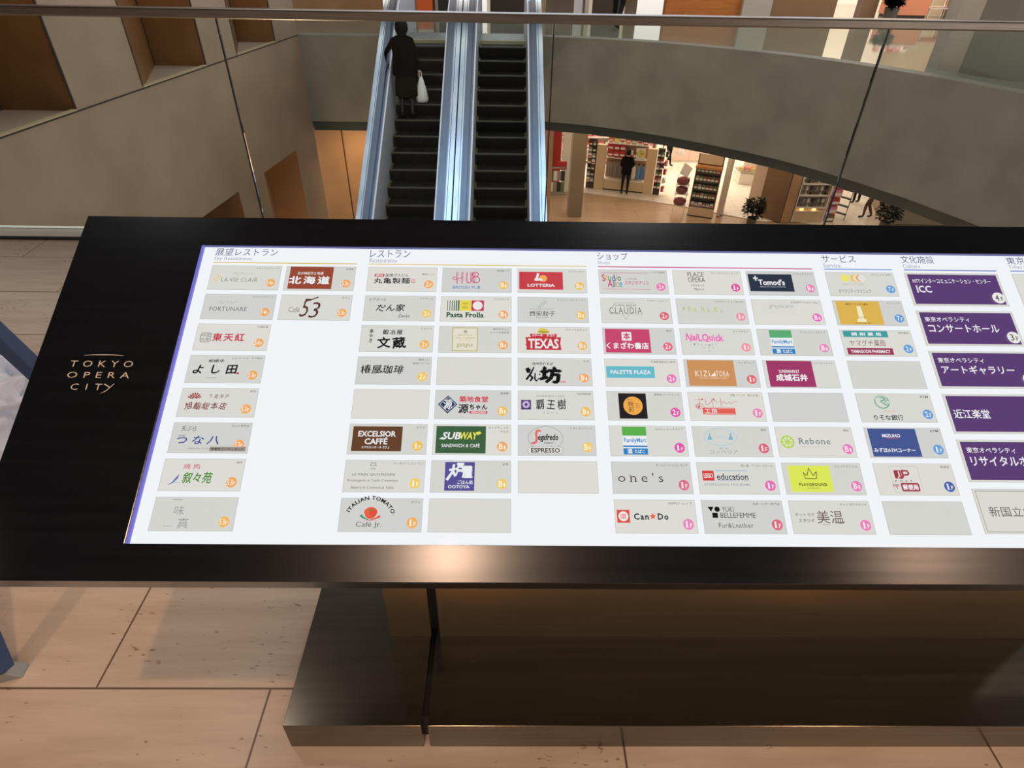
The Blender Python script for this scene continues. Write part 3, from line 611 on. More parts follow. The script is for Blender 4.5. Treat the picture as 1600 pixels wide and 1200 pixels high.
P(4, 1, 'チャイニーズレストラン', 'B1', (242, 196, 92), f)
def f(p):
    r = (196, 56, 66)
    p.poly([(.17, .27), (.545, .28), (.535, .40), (.18, .40)], r); p.poly([(.11, .40), (.60, .40), (.585, .62), (.60, .88), (.12, .88), (.125, .74), (.11, .72), (.12, .62)], r)
    p.text('ステーキ', .20, .285, .345, .375, WH_, .03); p.text('タコス', .40, .285, .51, .375, WH_, .03); p.text('TEXAS', .145, .46, .565, .83, WH_, .045, True)
    p.ellipse(.36, .20, .085, .065, (200, 176, 62)); p.ellipse(.345, .12, .05, .07, (222, 206, 96)); p.ellipse(.38, .15, .045, .05, (214, 196, 80)); p.line([(.30, .17), (.36, .215), (.42, .20)], [.004, .01, .004], (90, 74, 30))
P(4, 2, 'ステーキ＆タコス', 'B1', (242, 186, 106), f)
def f(p):
    p.text('信州手打そば', .20, .15, .48, .27, BK, .01, wob=.5); p.line([(.13, .40), (.15, .48), (.13, .52)], [.05, .07, .03], BK); p.line([(.22, .34), (.18, .56), (.12, .78)], [.016, .026, .03], BK); p.line([(.16, .62), (.20, .72), (.17, .84)], [.02, .03, .02], BK)
    p.line([(.235, .56), (.23, .78), (.25, .84), (.29, .74)], [.016, .022, .018, .01], BK); p.line([(.29, .58), (.30, .62)], [.014, .018], BK)
    p.text('坊', .30, .34, .58, .90, BK, .05, wob=.2); p.text('銀座', .565, .83, .64, .90, (206, 84, 90), .01)
P(4, 3, 'そば', 'B1', ORA, f)
def f(p):
    p.text('JAPANESE MEAT CUISINE', .24, .17, .62, .23, (140, 142, 144), 0, True); p.rect(.045, .33, .175, .66, (84, 66, 122))
    for i in range(10): t = 2 * math.pi * i / 10; p.disc(.11 + .038 * math.cos(t), .495 + .095 * math.sin(t), .012, (208, 196, 220))
    p.ring(.11, .495, .026, .064, .006, (208, 196, 220)); p.text('覇王樹', .24, .30, .63, .67, BK, .008, shear=.06, gap=.2, wob=.25); p.text('さぼてん', .33, .75, .53, .81, GR, gap=.7)
P(4, 4, '日本肉料理', 'B1', (240, 194, 90), f)
def f(p):
    p.ring(.355, .44, .225, .39, .004, (110, 120, 116)); p.line([(.295, .20), (.255, .19), (.235, .27), (.245, .44), (.235, .56), (.20, .61), (.175, .60)], [.022, .03, .03, .032, .03, .03, .02], (226, 112, 108))
    p.text('egafredo', .26, .30, .52, .57, (26, 30, 30), .03, shear=.16); p.text('ZANETTI', .335, .57, .46, .62, (40, 44, 44), .02, gap=.1); p.rrect(.13, .72, .57, .95, .035, (224, 224, 216)); p.rrect(.13, .72, .57, .95, .035, (120, 130, 126), .004); p.text('ESPRESSO', .165, .76, .535, .91, (30, 34, 34), .01, True)
P(4, 5, 'イタリアンバール', 'B1', (240, 206, 100), f)
P(4, 6, '', '', ORA)
# shops
def f(p):
    m = (190, 60, 122); p.rect(.035, .135, .72, .15, m); p.rect(.045, .81, .735, .825, m)
    p.text('Studio', .045, .20, .325, .50, m, .006, cols=[(206, 70, 130), (236, 180, 70), (90, 160, 90), (80, 120, 190), (236, 150, 60), (60, 130, 110)], wob=.5); p.text('Alice', .12, .44, .335, .76, m, .006, cols=[(200, 60, 130), (90, 150, 90), (80, 120, 200), (226, 150, 60), (80, 170, 190)], wob=.4)
    p.text('こども写真館', .365, .37, .55, .43, (150, 90, 130)); p.text('スタジオアリス', .37, .47, .72, .64, m, .008)
P(5, 0, 'こども写真館', '2F', (236, 124, 178), f)
def f(p):
    p.line([(.19, .20), (.49, .20)], .004, GR); p.text('FLORAL BAZAR', .185, .26, .51, .34, (104, 106, 102), -.01); p.text('CLAUDIA', .12, .38, .58, .63, (84, 88, 84), -.02, gap=.12); p.line([(.12, .65), (.585, .65)], .004, GR); p.line([(.30, .65), (.345, .86), (.395, .65)], .004, GR)
P(5, 1, 'フラワーショップ', '2F', (226, 98, 122), f)
def f(p):
    p.rect(.035, .06, .655, .95, (200, 72, 112)); p.rrect(.265, .17, .40, .50, .01, WH_); p.text('本', .285, .20, .38, .46, (200, 72, 112), .03); p.text('くまざわ書店', .045, .57, .625, .81, WH_, .026)
P(5, 2, '書店', '2F', (232, 110, 138), f)
def f(p): p.rect(.02, .28, .67, .70, (104, 188, 206)); p.text('PALETTE PLAZA', .075, .42, .62, .56, WH_, .03)
P(5, 3, '写真関連商品の販売', '2F', (234, 122, 190), f)
def f(p):
    p.rect(.155, .07, .52, .94, (36, 34, 36)); p.ellipse(.34, .50, .127, .315, (240, 172, 80)); p.text('時計', .27, .27, .34, .32, (90, 60, 30)); p.text('腕', .275, .36, .345, .53, (70, 44, 20), .0); p.text('前', .275, .55, .345, .72, (70, 44, 20), .0)
    for i in range(3): p.text('WATCH', .37, .42 + i * .06, .43, .455 + i * .06, (110, 74, 36))
P(5, 4, '腕時計メンテナンス', '2F', (228, 92, 178), f)
def fm(p, dy=0):
    p.rect(.17, .04, .48, .335, (92, 178, 78) if dy == 0 else (92, 174, 120)); p.rect(.17, .335, .48, .66, (236, 240, 242)); p.text('FamilyMart', .185, .41, .47, .60, (76, 146, 206), .012); p.rect(.17, .66, .48, .71, (44, 132, 196)); p.rect(.17, .71, .48, .75, (232, 238, 242)); p.rect(.17, .75, .48, .95, (44, 132, 196))
    p.text('酒', .22, .77, .28, .92, WH_, .03); p.text('たばこ', .31, .79, .44, .91, WH_, .02)
P(5, 5, 'コンビニエンスストア', '1F', (228, 84, 172), fm)
def f(p): p.text("one's", .075, .35, .64, .64, (72, 62, 50), -.016, True, gap=.22)
P(5, 6, 'ホームファッションストア', '1F', (226, 112, 142), f)
def f(p):
    p.rect(.03, .31, .185, .69, (226, 80, 66)); p.disc(.108, .50, .06, WH_); p.text('100', .075, .42, .14, .58, (226, 80, 66), .01); p.text('Can', .235, .41, .415, .60, (30, 44, 46), .02, gap=.1); p.star(.465, .50, .045, (232, 96, 70)); p.text('Do', .525, .41, .655, .60, (30, 44, 46), .02, gap=.1)
P(5, 7, '100円ショップ', '1F', (236, 138, 196), f)
def f(p): p.text('PLACE', .215, .08, .455, .27, (110, 96, 72), -.006, True); p.text('OPERA', .215, .30, .47, .50, (110, 96, 72), -.006, True); p.text('プラスオペラ', .245, .59, .44, .68, DG, .008); p.text('Mignon', .28, .74, .43, .86, (90, 90, 90), -.014, shear=.4)
P(6, 0, 'ライフスタイルショップ', '1F', (228, 84, 164), f)
def f(p): p.line([(.085, .48), (.10, .38), (.115, .32)], [.006, .022, .004], (166, 192, 92)); p.text('Re.Ra.Ku', .16, .31, .655, .55, (182, 200, 132), -.014, gap=.14); p.text('design your body and healthy life', .085, .64, .66, .69, (206, 214, 182))
P(6, 1, 'リラクゼーションSALON', '1F', (242, 146, 172), f)
def f(p):
    p.text('NaiLQuick', .07, .19, .60, .53, (236, 110, 186), .034, wob=.5)
    for ch, x, y in (('・', .17, .58), ('ネ', .22, .57), ('イ', .27, .60), ('ル', .32, .61), ('・', .37, .62), ('ア', .42, .60), ('ン', .47, .57), ('ド', .30, .72), ('ハ', .36, .74), ('ン', .42, .71), ('ズ', .36, .84)): p.text(ch, x, y, x + .03, y + .06, (140, 140, 146))
P(6, 2, 'ネイルサロン', '1F', (242, 150, 172), f)
def f(p):
    p.rect(.045, .03, .68, .96, (206, 148, 96)); p.text('KIZI', .135, .42, .34, .62, (246, 236, 222), -.006, True, gap=.14); p.text('TORA', .42, .42, .60, .62, (246, 236, 222), -.006, True, gap=.1)
    p.poly([(.345, .62), (.37, .54), (.39, .52), (.405, .44), (.42, .62)], (246, 236, 222)); p.text('Favorite Clothing Shoppe', .19, .66, .56, .71, (240, 226, 206), 0, True)
P(6, 3, 'キッズウェア', '1F', (226, 104, 122), f)
def f(p):
    r = (200, 92, 96)
    p.line([(.09, .28), (.21, .26)], .005, r); p.line([(.145, .20), (.14, .50), (.11, .58), (.08, .50), (.12, .40), (.18, .42), (.20, .54), (.17, .60)], .005, r); p.disc(.185, .26, .012, r); p.ring(.13, .52, .035, .085, .006, r); p.disc(.13, .52, .016, r)
    p.line([(.225, .24), (.225, .44), (.25, .46), (.29, .36)], .005, r); p.line([(.29, .40), (.31, .30), (.36, .30), (.37, .40)], .005, r); p.line([(.31, .24), (.32, .54)], .005, r); p.disc(.335, .26, .012, r)
    p.line([(.39, .34), (.46, .34)], .005, r); p.line([(.425, .20), (.425, .52)], .005, r); p.line([(.43, .44), (.47, .36), (.50, .42), (.53, .36), (.56, .42), (.60, .34), (.64, .36)], .005, r)
    p.rect(.17, .56, .60, .79, (226, 96, 88)); p.text('工房', .195, .58, .36, .76, WH_, .008); p.line([(.18, .77), (.59, .77)], .006, (240, 190, 180)); p.line([(.37, .59), (.58, .59)], .004, (240, 190, 180))
P(6, 4, '洋服・バッグ・靴のお直し', '1F', (236, 142, 190), f)
def f(p):
    b = (176, 208, 218); p.ring(.355, .36, .215, .30, .009, b); p.ring(.355, .36, .195, .27, .004, b)
    for x in (.22, .49): p.poly([(x - .035, .45), (x - .02, .34), (x, .27), (x + .015, .36), (x + .03, .45)], (128, 180, 200)); p.disc(x, .26, .012, (128, 180, 200))
    p.text('Coppelia', .28, .30, .43, .42, b, -.01); p.text('雑貨', .32, .70, .43, .77, (176, 170, 170), gap=.4); p.text('コッペリア', .19, .79, .55, .92, (158, 160, 156), -.006, shear=.06)
P(6, 5, '雑貨', '1F', (222, 104, 130), f)
def f(p):
    p.rect(.06, .27, .205, .58, (216, 66, 62)); p.text('LEGO', .075, .35, .19, .50, WH_, .04, shear=.1); p.rect(.235, .265, .625, .275, (110, 150, 206)); p.text('education', .235, .355, .63, .56, (70, 74, 84), .006); p.rect(.24, .575, .51, .585, (110, 150, 206)); p.rect(.545, .575, .635, .585, (110, 150, 206))
    p.text('AFTERSCHOOL PROGRAMS', .06, .67, .64, .735, (146, 150, 156), 0, gap=.1)
P(6, 6, '習い事・アフタースクール', '1F', (232, 110, 184), f)
def f(p):
    p.poly([(.07, .20), (.145, .20), (.108, .35)], BK); p.disc(.185, .275, .033, BK); p.rect(.118, .38, .185, .53, BK); p.text('YUKI', .245, .20, .385, .355, (60, 62, 62), -.014); p.text('BELLEFEMME', .215, .38, .645, .53, (60, 62, 62), -.014); p.text('Fur&Leather', .18, .68, .60, .82, (84, 86, 86), -.012, gap=.05)
P(6, 7, '毛皮・レザー専門店', '1F', (222, 106, 132), f)
def f(p): p.rect(.02, .13, .66, .85, (44, 54, 72)); p.rect(.09, .28, .16, .33, WH_); p.rect(.115, .21, .135, .41, WH_); p.text("Tomod's", .155, .35, .54, .60, WH_, .036); p.text('HEALTH SOLUTIONS', .17, .64, .54, .69, (180, 186, 196))
P(7, 0, 'ドラッグストア', 'B1', (232, 128, 186), f)
def f(p):
    for i in range(16):
        for j in range(9): p.disc(.12 + i * .028 + (j % 2) * .014, .18 + j * .075, .0055, (202, 206, 206))
    p.text('grayscare', .17, .42, .52, .58, (176, 178, 178), -.01, shear=.3)
P(7, 1, '女性専門 Custom salon', 'B1', (232, 110, 190), f)
P(7, 2, 'コンビニエンスストア', 'B1', (236, 138, 192), lambda p: fm(p, 1))
def f(p): p.rect(.05, .03, .67, .97, (162, 58, 104)); p.text('SUPERMARKET', .20, .36, .48, .47, WH_, .01); p.text('成城石井', .15, .52, .57, .76, WH_, .034)
P(7, 3, 'スーパーマーケット', '', PNK, f)
P(7, 4, '', '', ORA)
def f(p):
    p.disc(.135, .50, .088, (186, 214, 90)); p.disc(.135, .50, .066, (226, 232, 214))
    for t in range(0, 180, 45): c_, s_ = math.cos(math.radians(t)), math.sin(math.radians(t)); p.line([(.135 - .07 * c_, .50 - .16 * s_), (.135 + .07 * c_, .50 + .16 * s_)], .016, (186, 214, 90))
    p.text('Rebone', .275, .38, .685, .58, (96, 118, 122), -.006, True, gap=.05); p.text('コア体幹コンディショニングスタジオ リボーン', .275, .64, .69, .68, (160, 166, 168))
P(7, 5, '整体', 'B1', (234, 124, 190), f)
def f(p):
    p.rect(.07, .09, .60, .91, (222, 234, 92)); p.line([(.255, .31), (.275, .50), (.41, .50), (.425, .28), (.375, .40), (.335, .17), (.30, .40)], .008, (56, 60, 40), True); p.text('PLAYGROUND', .18, .64, .53, .73, (50, 54, 36), .022, gap=.06); p.text('SHINJUKU', .27, .78, .43, .82, (96, 100, 50))
P(7, 6, 'フィットネスジム', 'B1', (234, 122, 190), f)
def f(p): p.text('ホットヨガ', .055, .37, .295, .47, (76, 70, 72)); p.text('スタジオ', .085, .54, .28, .65, (76, 70, 72)); p.text('美温', .315, .30, .64, .68, (108, 84, 86), -.02); p.line([(.52, .66), (.60, .67), (.65, .62)], [.003, .01, .003], (108, 84, 86)); p.text('bion', .37, .69, .46, .73, GR, shear=.3)
P(7, 7, 'ホットヨガスタジオ', '1F', (236, 134, 192), f)
# services
def f(p): p.disc(.275, .26, .065, (238, 230, 120)); p.disc(.42, .26, .068, (242, 200, 92)); p.disc(.455, .26, .06, (230, 230, 224)); p.disc(.49, .26, .06, (240, 166, 92)); p.disc(.515, .26, .056, (230, 230, 224)); p.text('OPERA CITY CLINIC', .20, .50, .52, .55, (186, 180, 156)); p.text('オペラシティクリニック', .13, .72, .60, .90, (116, 118, 120), -.008)
P(8, 0, 'クリニック 内科', '7F', (104, 162, 226), f)
def f(p):
    p.rect(.04, .04, .665, .97, (222, 182, 84)); p.text('東京オペラシティ歯科', .18, .12, .50, .20, (84, 64, 30), .01); p.poly([(.33, .24), (.385, .24), (.40, .74), (.32, .74)], (244, 236, 208)); p.rect(.29, .76, .42, .86, (244, 236, 208)); p.text('KOIKE', .33, .66, .42, .70, (120, 96, 50)); p.text('TEL 03-5353-0015', .25, .90, .49, .94, (84, 64, 30))
P(8, 1, 'クリニック', '7F', (104, 158, 222), f)
def f(p): p.rect(.04, .04, .665, .28, (64, 160, 162)); p.text('調剤薬局', .155, .10, .57, .23, WH_, .024, gap=.35); p.text('ヤマグチ薬局', .10, .39, .595, .63, (130, 76, 96)); p.rect(.04, .70, .675, .95, (158, 60, 92)); p.text('YAMAGUCHI PHARMACY', .085, .765, .635, .89, WH_, .02)
P(8, 2, '調剤薬局', '2F', (98, 158, 224), f)
P(8, 3, '', '', ORA)
def f(p):
    g = (92, 170, 128)
    p.ring(.33, .30, .10, .235, .014, g, 20, 200); p.ring(.33, .30, .10, .235, .006, g, 200, 380); p.line([(.27, .14), (.36, .13), (.375, .22), (.31, .28), (.37, .40), (.40, .44)], [.006, .014, .018, .012, .018, .008], g); p.line([(.31, .18), (.40, .16), (.415, .24), (.36, .29), (.41, .38)], [.004, .008, .012, .008, .008], g)
    p.text('RESONA', .31, .595, .475, .66, (226, 178, 140), gap=.06); p.text('りそな銀行', .17, .75, .555, .93, (52, 66, 62), .014)
P(8, 4, 'ATM', '2F', (104, 158, 224), f)
def f(p): p.rect(.04, .04, .665, .96, (70, 88, 148)); p.text('MIZUHO', .215, .22, .45, .33, WH_, .04); p.line([(.27, .36), (.42, .355)], .008, (210, 80, 90)); p.text('みずほATMコーナー', .065, .68, .595, .82, WH_, .02)
P(8, 5, 'ATM', '1F', (104, 160, 226), f)
def f(p):
    m = (162, 58, 72); p.line([(.195, .09), (.555, .09), (.555, .90), (.195, .90)], .004, (186, 180, 172), True); p.rrect(.24, .22, .33, .48, .012, m); p.line([(.30, .26), (.30, .42), (.275, .46)], [.018, .018, .012], (220, 216, 208)); p.line([(.345, .22), (.345, .42), (.32, .48)], [.024, .024, .016], m); p.line([(.36, .235), (.41, .24), (.425, .30), (.41, .36), (.36, .37)], .02, m)
    p.text('POST', .23, .53, .445, .59, (110, 72, 76), 0, gap=.6); p.rect(.185, .66, .265, .68, m); p.rect(.185, .70, .265, .72, m); p.line([(.225, .72), (.235, .80)], .008, m); p.rrect(.285, .62, .515, .88, .02, m); p.text('郵便局', .305, .67, .495, .83, WH_, .03)
P(8, 6, '郵便局', '1F', (74, 100, 180), f)
P(8, 7, '', '', ORA)
PH, PP = .4118, .4839
CX = [0, 1.06891, 2.2455, 3.3178, 4.40062, 5.57482, 6.65257, 7.7316, 8.89882]
GREYS = [(218, 219, 214), (214, 215, 211), (222, 222, 216), (210, 212, 210)]
CUL = [('NTTインターコミュニケーション・センター', 'ICC', '4F'), ('東京オペラシティ', 'コンサートホール', '3F'), ('東京オペラシティ', 'アートギャラリー', '3F'), ('', '近江楽堂', '3F'), ('東京オペラシティ', 'リサイタルホール', 'B1'), ('', '新国立劇場', '')]
HEAD = [(0, 2.07, .90, '展望レストラン', 'Sky Restaurants', (222, 190, 104)), (2.245, 5.412, .585, 'レストラン', 'Restaurants', (222, 200, 120)), (5.575, 8.72, .45, 'ショップ', 'Shops', (196, 62, 120)), (8.90, 9.90, .50, 'サービス', 'Service', (96, 146, 222)), (10.08, 11.45, .49, '文化施設', 'Culture', (92, 110, 190)), (11.66, 14.2, 1.55, '東京オペラシティタワー', 'Tokyo Opera City Tower', (92, 130, 200))]
def badge_text(p, t, x, y, col=(250, 246, 238)):
    if len(t) == 3: p.text(t[:2], x - .056, y - .085, x + .014, y + .085, col, -.004, gap=.04); p.text('F', x + .022, y - .02, x + .047, y + .085, col, -.004)
    elif t.endswith('F'): p.text(t[0], x - .036, y - .095, x + .002, y + .09, col, .004, True); p.text('F', x + .014, y - .03, x + .044, y + .09, col, .0, True)
    else: p.text('B', x - .044, y - .095, x + .008, y + .09, col, .008, True); p.text('1', x + .022, y - .03, x + .040, y + .09, col, .0)
def culture_print(p, i, s):
    a, b, _ = s
    if i < 5:
        p.rect(.025, .05, .975, .95, (92, 62, 118)); W3 = (240, 240, 242)
        if a: p.text(a, .065, .18, .065 + (.83 if i == 0 else .46), .32, W3, .008, gap=0)
        if i == 3: p.text(b, .055, .40, .40, .62, W3, .012)
        else: p.text(b, .075, .40, .075 + (.16 if i == 0 else .72), .62 if i else .61, W3, .014, i == 0)
    else: p.line([(.025, .05), (.975, .05), (.975, .95), (.025, .95)], .004, (120, 120, 116), True); p.text(b, .095, .40, .60, .62, (84, 88, 84), -.006)
def all_print(cls, collect=None):
    for (c, r), (sub, bt, bc, fn, suby, lab) in PL_.items():
        p = cls(CX[c], r * PP, 1.0, PH)
        if sub: top_right(p, sub, suby)
        if fn: fn(p)
        q = cls(CX[c], r * PP, 1.0, PH); q.k = 20
        if bt: q.disc(.885, .735, .066, bc); badge_text(q, bt, .885, .735)
        g = None
        if (c, r) == (0, 5):
            g = cls(CX[c], r * PP, 1.0, PH); g.k = 40; g.rect(.54, .815, .988, .96, (158, 148, 140)); g.text('営業終了いたしました', .56, .85, .97, .93, (40, 34, 34), .006)
        if collect: collect(CX[c], r * PP, 1.0, PH, p, q if bt else None, GREYS[(c * 5 + r * 3) % 4], g, c, r)
    for i, s in enumerate(CUL):
        p = cls(10.068, i * .645, 1.38, .56); culture_print(p, i, s); q = cls(10.068, i * .645, 1.38, .56); q.k = 20
        if s[2]: q.disc(.905, .77, .066, (236, 236, 234)); badge_text(q, s[2], .905, .77, (96, 90, 92))
        if collect: collect(10.068, i * .645, 1.38, .56, p, q if s[2] else None, (220, 220, 212), None, 9, i)
    for x0, x1, wd, ja, en, col in HEAD:
        p = cls(x0, -.335, 1.0, .30); p.text(ja, 0.0, .12, wd, .56, (88, 98, 130), -.012); p.text(en, 0.0, .62, min(.052 * len(en) * .70, wd * 1.3), .86, (150, 158, 178), -.014, True)
        q = cls(x0, -.335, 1.0, .30); q.rect(0, .93, x1 - x0, .985, col)
        if collect: heading(p, q)
    p = cls(-2.0, 0, 1.0, 1.0); gold(p)
    if collect: p.mb.build('brand_lettering', MATS['gold_lettering'], sign, True, label='pale gold lettering')
def gold(p):
    p.k = 45; c = (214, 190, 160)
    for t, x0, x1, y0, y1 in (('TOKYO', .47, 1.295, 1.572, 1.664), ('OPERA', .478, 1.292, 1.738, 1.826)): p.text(t, x0, y0, x1, y1, c, -.012, gap=.36)
    p.text('CIT', .575, 1.908, .975, 1.998, c, -.012, gap=.52)
    p.line([(1.0, 1.912), (1.075, 1.955)], [.012, .014], c); p.line([(1.125, 1.908), (1.09, 1.955), (1.045, 2.01), (.985, 2.048)], [.010, .013, .012, .003], c)
    p.line([(.615, 1.497), (.75, 1.487), (.88, 1.485), (1.01, 1.487), (1.14, 1.497)], [.003, .012, .015, .012, .003], c)
all_print(Ask); glyphs(sorted(Ask.need))
mat('gold_lettering', (222, 214, 200), .5, .1)
PLATE_GROUP = {}
def collect(u, v, w_, h_, p, q, grey, g, c, r):
    m = MB(); bar(u, u + w_, v, v + h_, -.0055, -.0040, None, m)
    o = m.build('name_plate', lit(grey), sign, True)
    ln = MB(); e = .005
    for a, b_, c_, d in ((u, u + w_, v, v + e), (u, u + w_, v + h_ - e, v + h_), (u, u + e, v, v + h_), (u + w_ - e, u + w_, v, v + h_)): bar(a, b_, c_, d, -.0040, -.00385, None, ln)
    XF[o.name] = XF[sign.name] @ Matrix.Translation(o.location)
    ln.build('plate_border', lit((188, 190, 188)), o, True)
    if p.mb.v: p.mb.build('printed_lettering', None, o, True)
    if q: q.mb.build('floor_badge', None, o, True)
    if g: g.mb.build('closing_notice_strip', None, o, True)
def heading(p, q):
    o = p.mb.build('column_heading', None, sign, True); XF[o.name] = XF[sign.name] @ Matrix.Translation(o.location); q.mb.build('heading_rule', None, o, True)
all_print(Print, collect)
collect(11.663, 0, 1.38, .56, Print(11.663, 0, 1.38, .56), None, (222, 222, 216), None, 10, 0)
# ------------------------------------------------------------------ people
skin_m = mat('skin', (196, 150, 122), .5); hair_m = mat('black_hair', (12, 10, 10), .85, 0, .2); shoe_m = mat('black_shoe', (22, 20, 20), .4)
def person(loc, rz, label, cloth, trousers, pose=None, hgt=1.72, shoes=None, sleeve=None, group=None, boots=0.0):
    k = hgt / 1.72
    J = dict(pelvis=(0, 0, .93), belly=(0, .01, 1.10), chest=(0, .01, 1.29), collar=(0, -.01, 1.43), neck=(0, 0, 1.50), jaw=(0, .025, 1.57), crown=(0, .01, 1.655), nose=(0, .115, 1.585), ear_l=(-.078, .005, 1.59), ear_r=(.078, .005, 1.59),
             sh_l=(-.17, -.01, 1.41), el_l=(-.235, -.03, 1.14), wr_l=(-.24, .05, .90), sh_r=(.17, -.01, 1.41), el_r=(.235, -.03, 1.14), wr_r=(.24, .05, .90),
             hip_l=(-.095, 0, .90), kn_l=(-.10, .02, .49), an_l=(-.105, -.03, .085), toe_l=(-.125, .13, .035), hip_r=(.095, 0, .90), kn_r=(.10, .02, .49), an_r=(.105, -.03, .085), toe_r=(.125, .13, .035))
    J.update(pose or {})
    Rr = dict(pelvis=(.15, .11), belly=(.14, .10), chest=(.155, .11), collar=(.10, .075), neck=(.052, .052), jaw=(.072, .08), crown=(.075, .085), nose=(.012, .012), ear_l=(.014, .02), ear_r=(.014, .02),
              sh_l=(.062, .062), el_l=(.044, .044), wr_l=(.029, .029), sh_r=(.062, .062), el_r=(.044, .044), wr_r=(.029, .029), hip_l=(.098, .098), kn_l=(.062, .062), an_l=(.044, .044), toe_l=(.04, .03), hip_r=(.098, .098), kn_r=(.062, .062), an_r=(.044, .044), toe_r=(.04, .03))
    E = [('pelvis', 'belly'), ('belly', 'chest'), ('chest', 'collar'), ('collar', 'neck'), ('neck', 'jaw'), ('jaw', 'crown'), ('jaw', 'nose'), ('jaw', 'ear_l'), ('jaw', 'ear_r'), ('collar', 'sh_l'), ('sh_l', 'el_l'), ('el_l', 'wr_l'), ('collar', 'sh_r'), ('sh_r', 'el_r'), ('el_r', 'wr_r'),
         ('pelvis', 'hip_l'), ('hip_l', 'kn_l'), ('kn_l', 'an_l'), ('an_l', 'toe_l'), ('pelvis', 'hip_r'), ('hip_r', 'kn_r'), ('kn_r', 'an_r'), ('an_r', 'toe_r')]
    for s in 'lr':                     # palm, four curled fingers and a thumb from the side of the palm
        wv, ev = Vector(J['wr_' + s]), Vector(J['el_' + s]); d = (wv - ev).normalized(); sd = Vector((0, 1, 0)) - d * d.y; sd.normalize(); cu = d.cross(sd) * (1 if s == 'l' else -1)
        J['palm_' + s] = tuple(wv + d * .055); Rr['palm_' + s] = (.03, .024); E.append(('wr_' + s, 'palm_' + s))
        for q, L in enumerate((.062, .074, .07, .055)):
            b0 = wv + d * .075 + sd * (.027 - .018 * q); b1 = b0 + d * L * .55 + cu * .008; b2 = b1 + d * L * .45 + cu * .024; pr = 'palm_' + s
            for t, (pt, r_) in enumerate(((b0, .0098), (b1, .009), (b2, .0075))): nm = 'f%d%d%s' % (q, t, s); J[nm] = tuple(pt); Rr[nm] = (r_, r_); E.append((pr, nm)); pr = nm
        t0 = wv + d * .03 + sd * .036; t1 = t0 + d * .035 + sd * .02; J['t0' + s] = tuple(t0); J['t1' + s] = tuple(t1); Rr['t0' + s] = (.0115, .0115); Rr['t1' + s] = (.009, .009); E += [('palm_' + s, 't0' + s), ('t0' + s, 't1' + s)]
    names = list(J); me = bpy.data.meshes.new('body'); me.from_pydata([tuple(Vector(J[q]) * k) for q in names], [(names.index(a), names.index(b)) for a, b in E], [])
    tmp = bpy.data.objects.new('body', me); C.objects.link(tmp); sk = tmp.modifiers.new('skin', 'SKIN')
    for i, q in enumerate(names):
        v = me.skin_vertices[0].data[i]; v.radius = (Rr[q][0] * k, Rr[q][1] * k); v.use_root = q == 'pelvis'
    sk.use_smooth_shade = True; sb = tmp.modifiers.new('sub', 'SUBSURF'); sb.levels = 1; sb.render_levels = 1
    bpy.context.view_layer.update(); dg = bpy.context.evaluated_depsgraph_get(); bm = bpy.data.meshes.new_from_object(tmp.evaluated_get(dg)); bpy.data.objects.remove(tmp)
    r = root('person', loc, label, 'person', group, rz)
    for m in (skin_m, cloth, trousers, shoes or shoe_m): bm.materials.append(m)
    segs = [(a, b) for a, b in E if a in J and b in J]
    def near(p):
        best = None
        for a, b in segs:
            A, B = Vector(J[a]) * k, Vector(J[b]) * k; ab = B - A; t = max(0, min(1, (p - A).dot(ab) / max(ab.length_squared, 1e-9))); d = (A + ab * t - p).length
            if best is None or d < best[0]: best = (d, a, b, t)
        return best
    for pl in bm.polygons:
        d, a, b, t = near(pl.center)
        i = 1
        if a in ('neck', 'jaw') or b in ('jaw', 'crown') or a[:4] in ('palm',) or b[:4] == 'palm' or a[0] in 'ft' and a not in ('toe_l', 'toe_r'): i = 0
        elif a == 'collar' and b == 'neck': i = 1 if t < .6 else 0
        elif (a[:2] in ('hi', 'kn', 'an') or b[:3] == 'hip'): i = 2
        elif a == 'pelvis' or b == 'pelvis': i = 2 if pl.center.z < .96 * k else 1
        if a[:2] == 'an' or (a[:2] == 'kn' and t > (.86 if not boots else boots)): i = 3
        pl.material_index = i; pl.use_smooth = True
    ob = bpy.data.objects.new('body', bm); C.objects.link(ob); ob.parent = r
    hd = (Vector(J['jaw']) * .42 + Vector(J['crown']) * .58) * k
    h = MB(); prof = [(.066, -.105), (.088, -.06), (.096, 0), (.093, .05), (.07, .092), (.03, .113), (.0, .117)]
    vs = []; n = 16
    for rr, z in prof:
        for j in range(n):
            a = 2 * math.pi * j / n; y = rr * math.sin(a); lim = .035 + max(0, z - .03) * .9
            vs.append((hd.x + rr * math.cos(a) * .93, hd.y + min(y, lim) - .004, hd.z + z))
    h.add(vs, [(i * n + j, i * n + (j + 1) % n, (i + 1) * n + (j + 1) % n, (i + 1) * n + j) for i in range(len(prof) - 1) for j in range(n)] + [tuple(range(n))[::-1]])
    h.build('hair', hair_m, r, smooth=True)
    return r, J, k
